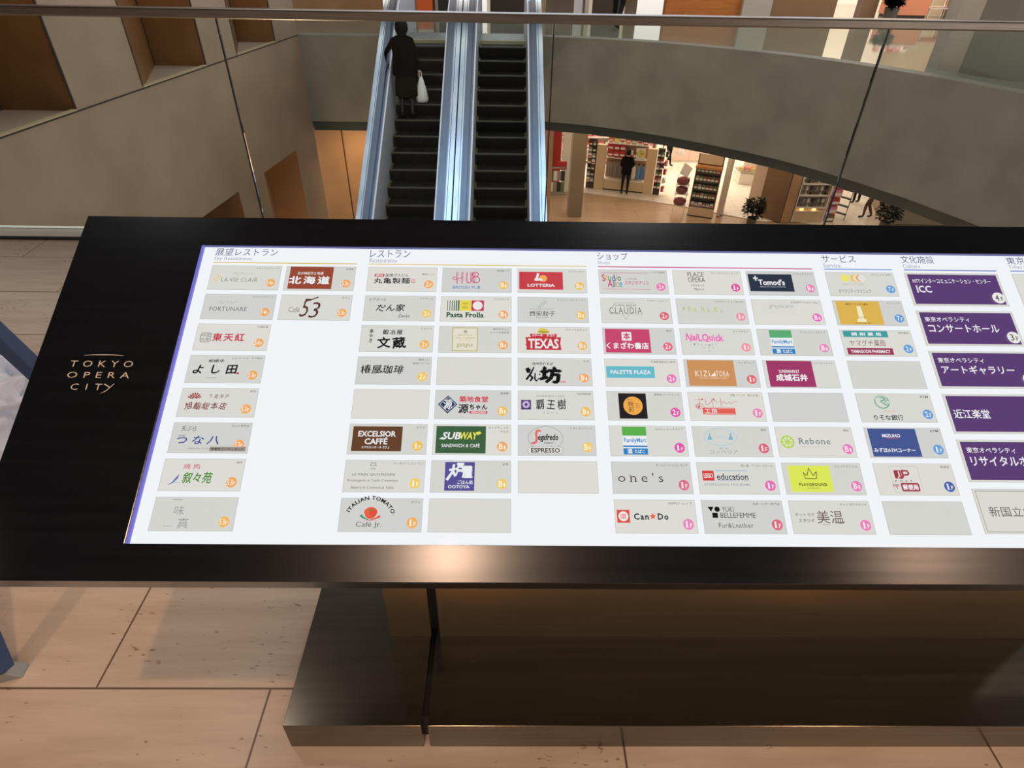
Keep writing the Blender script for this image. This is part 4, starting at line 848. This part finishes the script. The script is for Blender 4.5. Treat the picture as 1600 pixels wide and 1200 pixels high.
def jacket(r, J, k, m, hem=.80, flare=.20):
    j = MB(); c = Vector(J['chest']) * k; p = Vector(J['pelvis']) * k; q = Vector(J['collar']) * k
    prof = []
    for t, rx, ry in ((0, flare, flare * .78), (.25, flare * .98, flare * .75), (.5, .205, .165), (.75, .225, .175), (.93, .21, .15), (1.0, .10, .08)):
        z = hem * k + (q.z + .05 - hem * k) * t; cx = p.x + (q.x - p.x) * t; cy = p.y + (q.y - p.y) * t; prof.append((cx, cy, z, rx * k, ry * k))
    n = 18; vs = [(cx + rx * math.cos(2 * math.pi * i / n) * (1 + .03 * math.sin(5 * i)), cy + ry * math.sin(2 * math.pi * i / n), z) for cx, cy, z, rx, ry in prof for i in range(n)]
    j.add(vs, [(a * n + i, a * n + (i + 1) % n, (a + 1) * n + (i + 1) % n, (a + 1) * n + i) for a in range(len(prof) - 1) for i in range(n)])
    return j.build('jacket', m, r, smooth=True)
blk = mat('black_cloth', (7, 8, 8), .95, 0, .0); drk = mat('dark_trousers', (15, 16, 18), .8, 0, .2); olv = mat('olive_brown_cloth', (27, 26, 21), .9, 0, .0); red_br = mat('red_brown_trousers', (96, 52, 38), .75); nvy = mat('navy_cloth', (34, 40, 56), .75)
# rider on the left escalator, seen from behind, left hand on the rail
kst = 5; ry_, rz_ = 13.12 - (kst + .45) * RUN, -(kst + .25) * RISE
e1, J1, k1 = person((-1.70, ry_ - .05, rz_), 0, 'person in black coat riding the left escalator, one hand on the rail', blk, olv,
    dict(el_l=(-.33, .0, 1.20), wr_l=(-.385, .20, 1.115), wr_r=(.27, .03, .90), el_r=(.25, -.02, 1.14), an_r=(.10, -.05, .085)), 1.46, boots=.25)
jacket(e1, J1, k1, blk, .80, .24)
sk_ = MB(); sk_.lathe([(.19, .36), (.185, .55), (.165, .72), (.15, .84)], (0, .01, 0), n=16, sy=.8); sk_.build('skirt', olv, e1, smooth=True)
hm = MB(); hm.lathe([(.07, -.10), (.092, -.06), (.108, -.02), (.105, .05), (.08, .105), (.03, .125)], (0, -.012, 1.37), n=16); hm.build('hair', hair_m, e1, smooth=True)
def bag(loc, h, w_, d_, m, label, name='shopping_bag', cat='bag', group=None):
    r = root(name, loc, label, cat, group); rnd = random.Random(3); n = 18; prof = [(.10, 0), (.5, .02), (.56, .12), (.54, .3), (.42, .55), (.26, .8), (.12, .98)]
    vs = [(w_ * rr * math.cos(2 * math.pi * i / n) * (1 + .12 * math.sin(i * 3.1 + z * 9)), d_ * rr * math.sin(2 * math.pi * i / n) * (1 + .1 * math.sin(i * 2.3)), -h + z * h * .98) for rr, z in prof for i in range(n)]
    MB().add(vs, [(a * n + i, a * n + (i + 1) % n, (a + 1) * n + (i + 1) % n, (a + 1) * n + i) for a in range(len(prof) - 1) for i in range(n)] + [tuple(range(n))[::-1]]).build('bag_body', m, r, smooth=True)
    for s in (-1, 1): MB().tube([(s * w_ * .10, 0, -.06 * h), (s * w_ * .08, 0, .04), (0, 0, .075), ], .006, n=6).build('handle', m, r)
    return r
white_bag = mat('white_plastic', (226, 228, 228), .4)
hand = Vector((-1.70 + .25, ry_ - .05 + .06, rz_ + .665))
bag(hand, .42, .18, .13, white_bag, 'white plastic carrier bag hanging from the hand of the rider on the escalator')

# ------------------------------------------------------------------ lower storey
ZF = -6.57; ZC = -6.6
def obj(name, m, mb, loc, label, cat, group=None, rz=0.0):
    o = mb.build(name, m, None); o.location = loc; o.rotation_euler = (0, 0, rz); return tag(o, label, cat, group)
def boxmb(a, b, c, m=None): return MB().box((-a / 2, -b / 2, 0), (a / 2, b / 2, c), m)
def spawn(proto, loc, rz=0.0, label=None, group=None, scale=None, first=[set()]):
    if proto.name not in first[0]: first[0].add(proto.name); o = proto
    else: o = proto.copy(); C.objects.link(o)
    o.location = loc; o.rotation_euler = (0, 0, rz)
    if scale: o.scale = scale
    if label: o['label'] = label
    if group: o['group'] = group
    return o
fix_m = mat('shop_fixture_beige', (206, 176, 140), .5); fix_w = mat('shop_fixture_white', (232, 224, 212), .45); dkm = mat('shop_dark', (60, 46, 38), .6)
PC = [mat('pack_red', (186, 44, 52), .35), mat('pack_white', (232, 226, 218), .35), mat('pack_brown', (120, 82, 58), .4), mat('pack_blue', (92, 140, 186), .35), mat('pack_green', (96, 116, 74), .4), mat('pack_pink', (222, 132, 140), .35), mat('pack_grey', (150, 142, 134), .4), mat('pack_black', (44, 38, 36), .4), mat('pack_yellow', (222, 200, 96), .4), mat('pack_orange', (224, 124, 66), .4)]
CN = ['red', 'white', 'brown', 'blue', 'green', 'pink', 'grey', 'black', 'yellow', 'orange']
def pack_mesh(ci, w_=.16, d_=.10, h_=.2):    # a carton with a printed front band and a hanging flap
    mb = boxmb(w_, d_, h_, PC[ci]); mb.box((-w_ * .42, -d_ / 2 - .002, h_ * .2), (w_ * .42, -d_ / 2, h_ * .55), PC[1] if ci != 1 else PC[0]); mb.box((-w_ * .3, -.006, h_), (w_ * .3, .006, h_ * 1.14), PC[ci]); return mb
def frame_at(o, ang): 
    c, s = math.cos(ang), math.sin(ang)
    return lambda x, y, z: Vector((o[0] + c * x - s * y, o[1] + s * x + c * y, z))
# the bay of hanging goods the customer looks at
ga = math.atan2(-.72, 2.67); G = frame_at((3.24, 24.35), ga)
gon = root('display_bay', (3.24, 24.35, ZF), 'beige display bay with two side posts and hanging goods before the standing customer', 'shop display', None, ga)
MB().box((.30, -.06, 0), (.66, .10, 1.72)).build('side_post', fix_m, gon, bevel=.01); MB().box((2.22, -.06, 0), (2.58, .10, 1.72)).build('side_post', fix_m, gon, bevel=.01)
MB().box((.66, .28, 0), (2.22, .32, 1.95)).build('back_panel', mat('display_back', (176, 140, 108), .6), gon)
for a, b in ((.67, 1.43), (1.45, 2.21)):
    MB().box((a, -.04, .06), (b, .28, .40)).build('drawer', fix_m, gon, bevel=.008)
MB().box((.66, .0, 0), (2.22, .28, .06)).build('plinth', dkm, gon)
for z, y0 in ((.41, -.04), (1.22, .06), (1.78, -.02)): MB().box((.66, y0, z), (2.22, .30, z + .03)).build('shelf', fix_w, gon)
MB().box((-.04, .0, 0), (.28, .10, 1.9)).build('side_panel', dkm, gon); MB().box((2.60, .0, 0), (2.86, .10, 1.75)).build('side_panel', dkm, gon)
rnd = random.Random(11)
protos = {}
def goods(ci, w_, d_, h_, cat='box', nm='carton'):
    key = (ci, w_, d_, h_, nm)
    if key not in protos: protos[key] = tag(pack_mesh(ci, w_, d_, h_).build(nm, None), '', cat)
    return protos[key]
for i in range(3):
    for j in range(2): spawn(goods(0, .20, .08, .2), G(.80 + i * .23, .12, ZF + 1.28 + j * .25), ga, 'red packet in the block of red packets on the upper left of the display bay', 'red packets in the display bay')
def umbrella_mesh():
    mb = MB(); mb.lathe([(.008, 0), (.012, .06), (.034, .14), (.03, .5), (.012, .58), (.01, .62)], m=PC[6], n=8); mb.tube([(0, 0, .62), (0, 0, .68), (.02, 0, .71), (.045, 0, .69), (.045, 0, .66)], .008, PC[7], 6); return mb
um = tag(umbrella_mesh().build('umbrella', None), '', 'umbrella')
for i in range(9): spawn(um, G(.74 + i * .082, .12 + (i % 2) * .05, ZF + .46), ga, 'folded grey umbrella hanging in the row on the left of the display bay', 'umbrellas hanging in the display bay')
def pouch_mesh(m):
    mb = MB(); mb.lathe([(.02, 0), (.07, .02), (.085, .2), (.07, .42), (.04, .52), (.02, .56)], m=m, n=12, sx=1, sy=.45); mb.box((-.04, -.01, .54), (.04, .01, .62), PC[7]); return mb
for i, (ci, col) in enumerate(((0, 'dark red'), (1, 'white'), (3, 'pale blue'), (3, 'blue'))):
    o = tag(pouch_mesh(PC[ci]).build('hanging_pouch', None), ['dark red bag hanging left of the white one in the display bay', 'white bag hanging low in the display bay right of the customer', 'pale blue bag hanging beside the white one in the display bay', 'blue bag hanging next to the right post of the display bay'][i], 'bag', 'bags hanging in the display bay'); o.location = G(1.60 + i * .175, .10, ZF + .48); o.rotation_euler = (0, 0, ga)
ck = root('wall_clock', G(1.95, .16, ZF + 1.26), 'round yellow-green dial in a pale box on the upper shelf of the display bay', 'clock', None, ga)
MB().box((-.18, -.03, 0), (.18, .06, .40)).build('case', fix_w, ck)
d_ = MB(); d_.add([(.15 * math.cos(2 * math.pi * i / 24), -.036, .2 + .15 * math.sin(2 * math.pi * i / 24)) for i in range(24)], [tuple(range(24))]); d_.build('dial', PC[8], ck)
MB().box((-.008, -.042, .2), (.008, -.037, .31)).add([(0, -.042, .19), (.1, -.042, .2), (.1, -.038, .215), (0, -.038, .21)], [(0, 1, 2, 3)]).build('hands', PC[7], ck)
for i, (x, ci) in enumerate(((1.50, 6), (1.62, 1), (1.74, 2))): spawn(goods(ci, .10, .08, .26), G(x, .16, ZF + 1.26), ga, '%s carton on the upper shelf of the display bay behind the customer' % CN[ci], 'cartons on the upper shelf')
for i in range(7):
    ci = [9, 8, 1, 9, 6, 1, 0][i]; spawn(goods(ci, .17, .14, .17), G(.78 + i * .22, .12, ZF + 1.82), ga, 'small %s carton on top of the display bay' % CN[ci], 'cartons on top of the display bay')
for j in range(7):
    for i in range(2): ci = [1, 6, 7, 2][(i + j) % 4]; spawn(goods(ci, .12, .05, .16), G(.04 + i * .15, -.04, ZF + .28 + j * .23), ga, '%s packet hanging on the strip left of the display bay' % CN[ci], 'packets on the left strip')
for j in range(6):
    for i in range(2): ci = [7, 0, 4, 6, 2][(i * 2 + j) % 5]; spawn(goods(ci, .12, .06, .18), G(2.66 + i * .14, -.05, ZF + .25 + j * .24), ga, '%s packet hanging on the strip right of the display bay' % CN[ci], 'packets on the right strip')
for j in range(5): spawn(goods([0, 1, 0, 5, 7][j], .13, .09, .2), G(2.96, .1 + .0 * j, ZF + .12 + j * .33), ga + 1.2, '%s packet hung on the end of the display bay' % CN[[0, 1, 0, 5, 7][j]], 'packets on the end of the display bay')
# shelving behind
sh = root('shelving_unit', (4.4, 27.6, ZF), 'tall white shop shelving with red goods behind the display bay', 'shelf')
MB().box((-2.0, .3, 0), (2.2, .36, 2.4)).build('back_panel', fix_w, sh)
for z in (.1, .6, 1.1, 1.6, 2.1): MB().box((-2.0, -.1, z), (2.2, .3, z + .03)).build('shelf', fix_w, sh)
for x in (-2.0, .08, 2.16): MB().box((x, -.1, 0), (x + .04, .3, 2.4)).build('upright', fix_w, sh)
for j, z in enumerate((.63, 1.13, 1.63)):
    for i in range(15):
        ci = rnd.choice([0, 0, 0, 5, 1, 7, 0]); spawn(goods(ci, .2, .14, .26), (2.55 + i * .27, 27.68, ZF + z + .003), 0, '%s carton on the white shelving behind the display bay' % CN[ci], 'cartons on the white shelving')
cab = root('cabinet', (9.0, 27.9, ZF), 'pale cabinet wall at the back of the shop behind the walking person', 'cabinet')
MB().box((-1.6, 0, 0), (-.1, .5, 2.3)).build('body', fix_w, cab); MB().box((-1.55, -.03, .1), (-.86, 0, 2.2)).build('door', mat('pale_pink_panel', (236, 204, 190), .5), cab); MB().box((-.82, -.03, .1), (-.14, 0, 2.2)).build('door', MATS['pale_pink_panel'], cab)
# the customer
cu_, Jc, kc = person((4.63, 23.60, ZF), ga + .05, 'person in black sweater and trousers standing with back turned before the display bay', blk, drk, dict(wr_l=(-.12, .18, 1.02), wr_r=(.12, .18, 1.02), el_l=(-.25, -.02, 1.15), el_r=(.25, -.02, 1.15)), 1.70)
jacket(cu_, Jc, kc, blk, .82, .19)
# person walking in the shop
walk = dict(kn_l=(-.10, .20, .50), an_l=(-.10, .28, .10), toe_l=(-.11, .44, .05), kn_r=(.10, -.02, .48), an_r=(.10, -.32, .16), toe_r=(.11, -.20, .06), wr_l=(-.25, -.12, .92), wr_r=(.22, .22, 1.0))
person((7.0, 26.95, ZF), -1.1, 'person in dark trousers walking through the bright shop, right of the display bay', blk, drk, walk, 1.7)
for sx, lx in (('white', .24),): bag(Vector((7.46, 26.75, ZF + .98)), .34, .30, .2, mat('striped_bag', (214, 208, 202), .5), 'pale bag carried at the hip of the person walking in the shop')
# sloping rack of packets by the door jamb
ra = math.atan2(-.34, .82); Rk = frame_at((6.64, 21.58), ra)
rk = root('product_rack', (6.64, 21.58, ZC), 'brown rack of packets with a beige header board beside the shop door jamb', 'product rack', None, ra)
brn = mat('rack_brown', (92, 72, 52), .5)
MB().box((.0, .0, .04), (.88, .40, .34)).build('base', fix_m, rk, bevel=.01); MB().box((.0, -.01, 0), (.88, .40, .04)).build('plinth', dkm, rk)
MB().box((.0, .36, .34), (.88, .40, 2.12)).build('back_panel', brn, rk)
for x in (0, .85): MB().prism_x([(0, .34), (.36, .34), (.36, 1.75), (.16, 1.75)], x, x + .03).build('side_panel', brn, rk)
for q in range(5): MB().box((.03, .03 + q * .035, .35 + q * .29), (.85, .36, .375 + q * .29)).build('shelf', mat('rack_shelf', (74, 70, 54), .5), rk)
MB().box((.04, .33, 1.80), (.84, .36, 2.12)).build('header_board', fix_m, rk, bevel=.006); MB().box((-.02, .10, 1.68), (.90, .36, 1.76)).build('light_rail', mat('rack_rail', (190, 128, 76), .4), rk)
for q in range(5):
    for i in range(6):
        ci = [2, 4, 2, 6, 4, 2][(i + q) % 6] if not (i == 5 and q > 3) else 0
        if q == 0: ci = [1, 6, 1, 2, 6, 1][i]
        spawn(goods(ci, .12, .12, .15 if q else .11), Rk(.10 + i * .135, .12 + q * .03, ZC + .379 + q * .29), ra, '%s packet on the brown rack, %s' % (CN[ci], ['bottom shelf', 'second shelf from the bottom', 'middle shelf', 'shelf under the top one', 'top shelf'][q]), 'packets on the brown rack')
for q, (z, s_) in enumerate(((.30, .24), (.72, .22), (1.05, .24))):
    mb = MB(); mb.lathe([(.05, 0), (s_ * .8, .03), (s_, .12), (s_ * .9, .22), (s_ * .3, .27)], m=mat('dark_red_goods', (120, 54, 50), .45), n=12, sy=.7); o = mb.build('hanging_basket', None)
    o.location = Rk(-.36, .16, ZC + z); tag(o, ['dark red bundle on the side of the brown rack, lowest of the column', 'dark red bundle on the side of the brown rack, middle of the column', 'dark red bundle on the side of the brown rack, highest of the column'][q], 'basket', 'bundles on the side of the rack')
wb = root('wire_stand', Rk(-.34, .16, ZC), 'pale wire stand carrying the dark red bundles beside the brown rack', 'stand', None, ra)
for x in (-.22, .18): MB().tube([(x, 0, 0), (x, .02, 1.35)], .012, fix_w, 6).build('leg', None, wb)
for z in (.285, .705, 1.035): MB().box((-.24, -.15, z), (.24, .17, z + .015)).build('shelf', fix_w, wb)
tilt = MB(); tilt.add([(-.2, 0, 1.4), (.1, 0, 1.3), (.22, .05, 1.62), (-.08, .05, 1.78), (-.2, .02, 1.4), (.1, .02, 1.3), (.22, .07, 1.62), (-.08, .07, 1.78)], [(0, 1, 2, 3), (7, 6, 5, 4), (0, 4, 5, 1), (1, 5, 6, 2), (2, 6, 7, 3), (3, 7, 4, 0)])
tilt.build('poster_board', mat('poster_white', (226, 214, 204), .5), wb, label='tilted white poster board')
# low show case beyond the door
sc = root('show_case', (10.0, 25.2, ZF), 'low white show case with slanted glass top inside the shop beyond the brown rack', 'show case', None, -.35)
MB().prism([(-.62, .35), (-.35, -.3), (.55, -.3), (.7, .5), (-.3, .7)], 0, .42).build('body', fix_w, sc, bevel=.01); MB().prism([(-.60, .34), (-.34, -.28), (.54, -.28), (.68, .48), (-.28, .68)], .42, .5).build('counter_top', mat('counter_green_grey', (170, 168, 150), .3), sc)
MB().prism_x([(-.05, .5), (.4, .5), (.4, 1.1), (.25, 1.1)], -.3, .5).build('glass_hood', mat('hood_pale', (214, 196, 180), .2), sc)
for i in range(6):
    ci = [8, 5, 8, 1, 5, 9][i]; spawn(goods(ci, .14, .1, .14), Vector((9.62 + (i % 3) * .2, 25.18 + (i // 3) * .12 - (i % 3) * .07, ZF + .5)), -.35, '%s packet on the low white show case' % CN[ci], 'packets on the show case')
# shelf of small lamps right of the brown wall
s2 = root('lamp_shelf', (10.22, 20.95, ZF), 'open shelf of small lamps and clocks beside the brown wall, under the curved fascia', 'shelf')
MB().box((.0, .36, 0), (1.12, .40, 2.1)).build('back_panel', mat('shelf_back', (150, 136, 112), .5), s2)
for z in (.40, .52, .95, 1.35, 1.75): MB().box((0, .0, z), (1.12, .36, z + .03)).build('shelf', fix_w, s2)
for x in (0, 1.09): MB().box((x, .0, 0), (x + .03, .36, 2.1)).build('upright', fix_w, s2)
MB().box((.03, .02, 0), (1.09, .34, .40)).build('base', fix_m, s2)
def lampmesh(m):
    mb = MB(); mb.lathe([(.05, 0), (.05, .015), (.012, .03), (.012, .14), (.06, .15), (.045, .26), (.02, .28)], m=m, n=10); return mb
lp = [tag(lampmesh(PC[c]).build('table_lamp', None), '', 'lamp') for c in (7, 6, 1)]
for j, z in enumerate((.55, .98, 1.38)):
    for i in range(6): spawn(lp[(i + j) % 3], (10.34 + i * .175, 21.12, ZF + z), 0, '%s table lamp on the %s board of the lamp shelf' % (['black', 'grey', 'white'][(i + j) % 3], ['lower', 'middle', 'upper'][j]), 'lamps on the shelf')
orb = mat('glow_orb', (250, 190, 120), .3); glow('glow_orb_lit', (255, 176, 96), 1.6)
for i, x in enumerate((.28, .72)):
    mb = MB(); mb.lathe([(.02, 0), (.05, .01), (.065, .05), (.05, .095), (.015, .11)], m=MATS['glow_orb_lit'], n=12); o = mb.build('orb_lamp', None); o.location = (10.22 + x, 21.02, ZF + .432); tag(o, ['glowing orange orb lamp on the low board, nearer the brown wall', 'glowing orange orb lamp on the low board, farther from the brown wall'][i], 'lamp', 'orb lamps')
for j in range(5):
    ci = [2, 5, 0, 5, 0][j]; spawn(goods(ci, .30, .34, .26), (11.62, 21.2, ZF + .30 * j), 0, '%s carton in the column of cartons beside the lamp shelf' % CN[ci] if j != 0 else 'brown carton at the foot of the column beside the lamp shelf', 'column of cartons')
wr = root('wire_rack', (11.98, 21.5, ZF), 'slim black rack of clips beside the column of red cartons', 'rack', None, -.9)
for x in (0, .4): MB().tube([(x, 0, 0), (x, 0, 1.5)], .014, PC[7], 6).build('post', None, wr)
for q in range(5): MB().box((0, -.06, .2 + q * .28), (.4, .06, .23 + q * .28)).build('shelf', PC[7], wr)
# two people at the right
person((13.45, 22.95, ZF), .3, 'person in dark trousers standing beyond the cartons, legs visible under the fascia', nvy, drk, dict(an_l=(-.14, -.03, .085), toe_l=(-.17, .12, .035), kn_l=(-.13, .02, .49)), 1.7)
person((13.15, 21.45, ZF), 1.0, 'person in reddish brown trousers walking beside the dark potted plant', nvy, red_br, dict(kn_l=(-.10, .12, .49), an_l=(-.10, .10, .085), toe_l=(-.11, .26, .035), kn_r=(.10, .03, .48), an_r=(.09, -.16, .10), toe_r=(.10, -.02, .04)), 1.68)
def plant(loc, h, label, seed, leaf=(11, 19, 11), grp=None, r_=.3):
    r = root('potted_plant', loc, label, 'plant', grp); rd = random.Random(seed)
    MB().lathe([(.10, 0), (.15, .02), (.17, .28), (.15, .28), (.14, .24), (.0, .24)], n=16).build('pot', mat('plant_pot', (92, 84, 74), .5), r)
    st = MB()
    for q in range(5): a = q * 1.3; st.tube([(0, 0, .22), (.06 * math.cos(a), .06 * math.sin(a), h * .5), (.14 * math.cos(a), .14 * math.sin(a), h * .8)], [.012, .01, .006], n=6)
    st.build('stem', mat('plant_stem', (60, 50, 34), .7), r)
    fo = MB()
    for q in range(460):
        a = rd.random() * 6.283; z = .35 + rd.random() * (h - .4); rr = r_ * (.35 + .65 * rd.random()) * (1.15 - .5 * abs(z / h - .55)); L = .10 + .06 * rd.random(); b = Vector((rr * math.cos(a), rr * math.sin(a), z)); d = Vector((math.cos(a + rd.uniform(-.8, .8)), math.sin(a + rd.uniform(-.8, .8)), rd.uniform(-.6, .5))).normalized(); s = d.cross(Vector((0, 0, 1))).normalized() * L * .36
        fo.add([b, b + d * L * .5 + s + Vector((0, 0, .01)), b + d * L, b + d * L * .5 - s + Vector((0, 0, .01))], [(0, 1, 2, 3)])
    fo.build('foliage', mat('leaf_%d' % leaf[1], leaf, .8, 0, .1), r); return r
plant((8.70, 20.72, ZC), .98, 'dark leafy potted plant at the foot of the brown wall by the shop door', 5, r_=.30)
plant((13.28, 20.45, ZF + .0), 1.05, 'dark leafy potted plant beside the right pier and the passing legs', 6, r_=.34)
# magazine stand in front of the red panel
mg = root('magazine_stand', (1.55, 23.62, ZC), 'grey wire stand hung with brochures in front of the red panel', 'brochure stand', None, .1)
for x in (.0, .72): MB().tube([(x, 0, 0), (x, 0, 1.05)], .014, PC[6], 6).build('post', None, mg)
MB().box((0, -.02, .98), (.74, .04, 1.03)).build('top_bar', PC[6], mg); MB().box((-.05, -.16, 0), (.78, .2, .05)).build('base', PC[6], mg); MB().tube([(-.06, 0, 0), (-.06, 0, 1.55)], .012, PC[6], 6).build('pole', None, mg)
MB().box((.46, .05, .92), (.80, .09, 1.22)).build('side_board', PC[0], mg, label='red side board')
pm_ = [tag(MB().prism_x([(-.03, 0), (.03, 0), (.02, .36), (-.02, .36)], -.07, .07).build('brochure', PC[c]), '', 'brochure') for c in (4, 7, 6, 1)]
for j in range(2):
    for i in range(5): spawn(pm_[(i * 3 + j) % 4], (1.62 + i * .145, 23.56, ZC + .14 + j * .42), .1, '%s brochure in the %s row of the wire stand' % (['green', 'black', 'grey', 'white'][(i * 3 + j) % 4], ['lower', 'upper'][j]), 'brochures in the wire stand')
# ------------------------------------------------------------------ upper storey beyond the gallery
person((2.34, 15.15, 0), -.5, 'person in dark trousers walking across the upper gallery, only the legs in view', nvy, drk, dict(kn_l=(-.10, .16, .50), an_l=(-.10, .16, .09), toe_l=(-.11, .32, .04), kn_r=(.10, .06, .48), an_r=(.10, -.22, .10), toe_r=(.11, -.08, .04)), 1.7)
ct = root('shop_counter', (10.5, 18.4, 0), 'salmon pink shop counter with small goods in the upper shop across the void', 'counter')
MB().box((-.62, 0, .06), (.40, .5, .62)).build('front_panel', mat('salmon_panel', (226, 142, 104), .45), ct); MB().box((-.60, .02, 0), (.38, .48, .06)).build('plinth', dkm, ct); MB().box((-.64, -.02, .62), (.42, .52, .66)).build('counter_top', fix_w, ct)
for i in range(5): ci = [5, 1, 0, 5, 1][i]; spawn(goods(ci, .12, .1, .14), (9.98 + i * .19, 18.62, .66), 0, '%s packet on the salmon pink counter of the upper shop' % CN[ci], 'packets on the salmon counter')
tb = root('display_table', (11.23, 18.5, 0), 'white metal framed display table at the right of the upper shop', 'table')
for x in (-.24, .42):
    for y in (0, .5): MB().box((x, y, 0), (x + .03, y + .03, .5)).build('leg', fix_w, tb)
MB().box((-.26, -.02, .5), (.47, .55, .55)).build('table_top', mat('salmon_panel2', (206, 110, 90), .5), tb); MB().box((-.26, -.02, .2), (.47, .55, .22)).build('shelf', fix_w, tb)
plant((9.60, 17.75, 0), .55, 'dark potted plant beside the salmon pink counter of the upper shop', 9, r_=.16)
po = root('poster_stand', (-2.05, 17.6, 0), 'orange and white poster board beyond the top of the left escalator', 'poster'); MB().box((-.16, 0, .0), (.22, .04, .34)).build('lower_panel', mat('orange_print', (206, 92, 30), .5), po); MB().box((-.16, 0, .34), (.22, .04, 1.2)).build('upper_panel', mat('grey_print', (186, 186, 190), .5), po)
for nm, x0, x1, lb in (('barrier_gate', -1.80, -1.10, 'dark low machine housing beyond the top of the left escalator'), ('barrier_gate', -.50, .58, 'dark low machine housing with pale frame beyond the top of the right escalator'), ('barrier_gate', 2.05, 2.95, 'dark low bench beyond the gallery right of the pale column')):
    b = root(nm, ((x0 + x1) / 2, 17.9, 0), lb, 'machine housing' if 'bench' not in lb else 'bench'); hw = (x1 - x0) / 2
    MB().box((-hw + .08, 0, .04), (hw - .08, .9, .5)).build('body', dkm if 'bench' in lb else PC[7], b); MB().box((-hw + .04, .02, 0), (hw - .04, .85, .04)).build('plinth', dkm, b)
    MB().box((-hw, -.02, 0), (-hw + .08, .9, .95)).build('side_frame', fix_w if 'pale' in lb else PC[6], b); MB().box((hw - .08, -.02, 0), (hw, .9, .95)).build('side_frame', fix_w if 'pale' in lb else PC[6], b)
# ------------------------------------------------------------------ by the left end of the directory
blue = noise_mat('blue_paint', (52, 74, 118), (44, 64, 104), 6, .45)
ts = root('folding_stand', (-1.55, 1.35, 0), 'blue metal folding stand with grey foot caps off the left end of the directory board', 'folding stand')
P0 = on_y(0, 527, 1.62); P1 = on_y(57, 580, 1.62); dd = (P1 - P0).normalized(); foot2 = P1 + dd * ((P1.z - .03) / -dd.z); apex = P0 - dd * .55
def sq(mb, a, b, w_, m=None):
    a, b = Vector(a), Vector(b); t = (b - a).normalized(); s = t.cross(Vector((0, 1, 0))); s = s.normalized() if s.length > .1 else Vector((1, 0, 0)); n_ = t.cross(s).normalized(); w_ /= 2
    return mb.hexa([a - s * w_ - n_ * w_, a + s * w_ - n_ * w_, a + s * w_ + n_ * w_, a - s * w_ + n_ * w_, b - s * w_ - n_ * w_, b + s * w_ - n_ * w_, b + s * w_ + n_ * w_, b - s * w_ + n_ * w_], m)
foot1 = on_z(0, 1050, .03)
sq(MB(), foot2, apex, .05).build('leg', blue, ts, True, bevel=.004); sq(MB(), foot1, apex + Vector((-.02, -.07, 0)), .05).build('leg', blue, ts, True, bevel=.004)
sq(MB(), apex + Vector((-.01, -.12, .02)), apex + Vector((-.01, .06, .02)), .05).build('cross_bar', blue, ts, True, bevel=.004)

capm = mat('foot_cap_grey', (150, 148, 146), .4, .5)
for F_ in (foot1, foot2): MB().hexa([(F_.x - .03, F_.y - .026, 0), (F_.x + .05, F_.y - .0, 0), (F_.x + .045, F_.y + .04, 0), (F_.x - .03, F_.y + .03, 0), (F_.x - .03, F_.y - .024, .035), (F_.x + .022, F_.y - .01, .035), (F_.x + .022, F_.y + .03, .035), (F_.x - .03, F_.y + .026, .035)]).build('foot_cap', capm, ts, True, bevel=.004)
# a bundle of white plastic sheet on the floor
pb = MB(); rnd = random.Random(4); NU, NV = 96, 26; vs = []
cx_, cy_ = on_z(-75, 640, .2)[:2]
for j in range(NV + 1):
    ph = math.pi / 2 * j / NV
    for i in range(NU):
        a = 2 * math.pi * i / NU; cr = abs(math.sin(4.5 * a + 1.7 * math.sin(j * .5))) ** .5; rr = .86 + .15 * cr + .05 * math.sin(3 * a + 2 * j * .3) + .04 * math.sin(11 * a + j * 1.3)
        z = .42 * math.sin(ph) ** .8 * (.86 + .13 * cr + .05 * math.sin(5 * a + j)); R_ = max(0.0, math.cos(ph)) ** .7
        vs.append((cx_ + .42 * R_ * rr * math.cos(a), cy_ + .36 * R_ * rr * math.sin(a), z))
pb.add(vs, [(j * NU + i, j * NU + (i + 1) % NU, (j + 1) * NU + (i + 1) % NU, (j + 1) * NU + i) for j in range(NV) for i in range(NU)] + [tuple(range(NU))[::-1]])
o = pb.build('plastic_sheet', mat('white_plastic_sheet', (212, 218, 236), .25), None, smooth=True); tag(o, 'crumpled white plastic sheet heaped on the floor behind the left end of the directory board', 'plastic sheet')
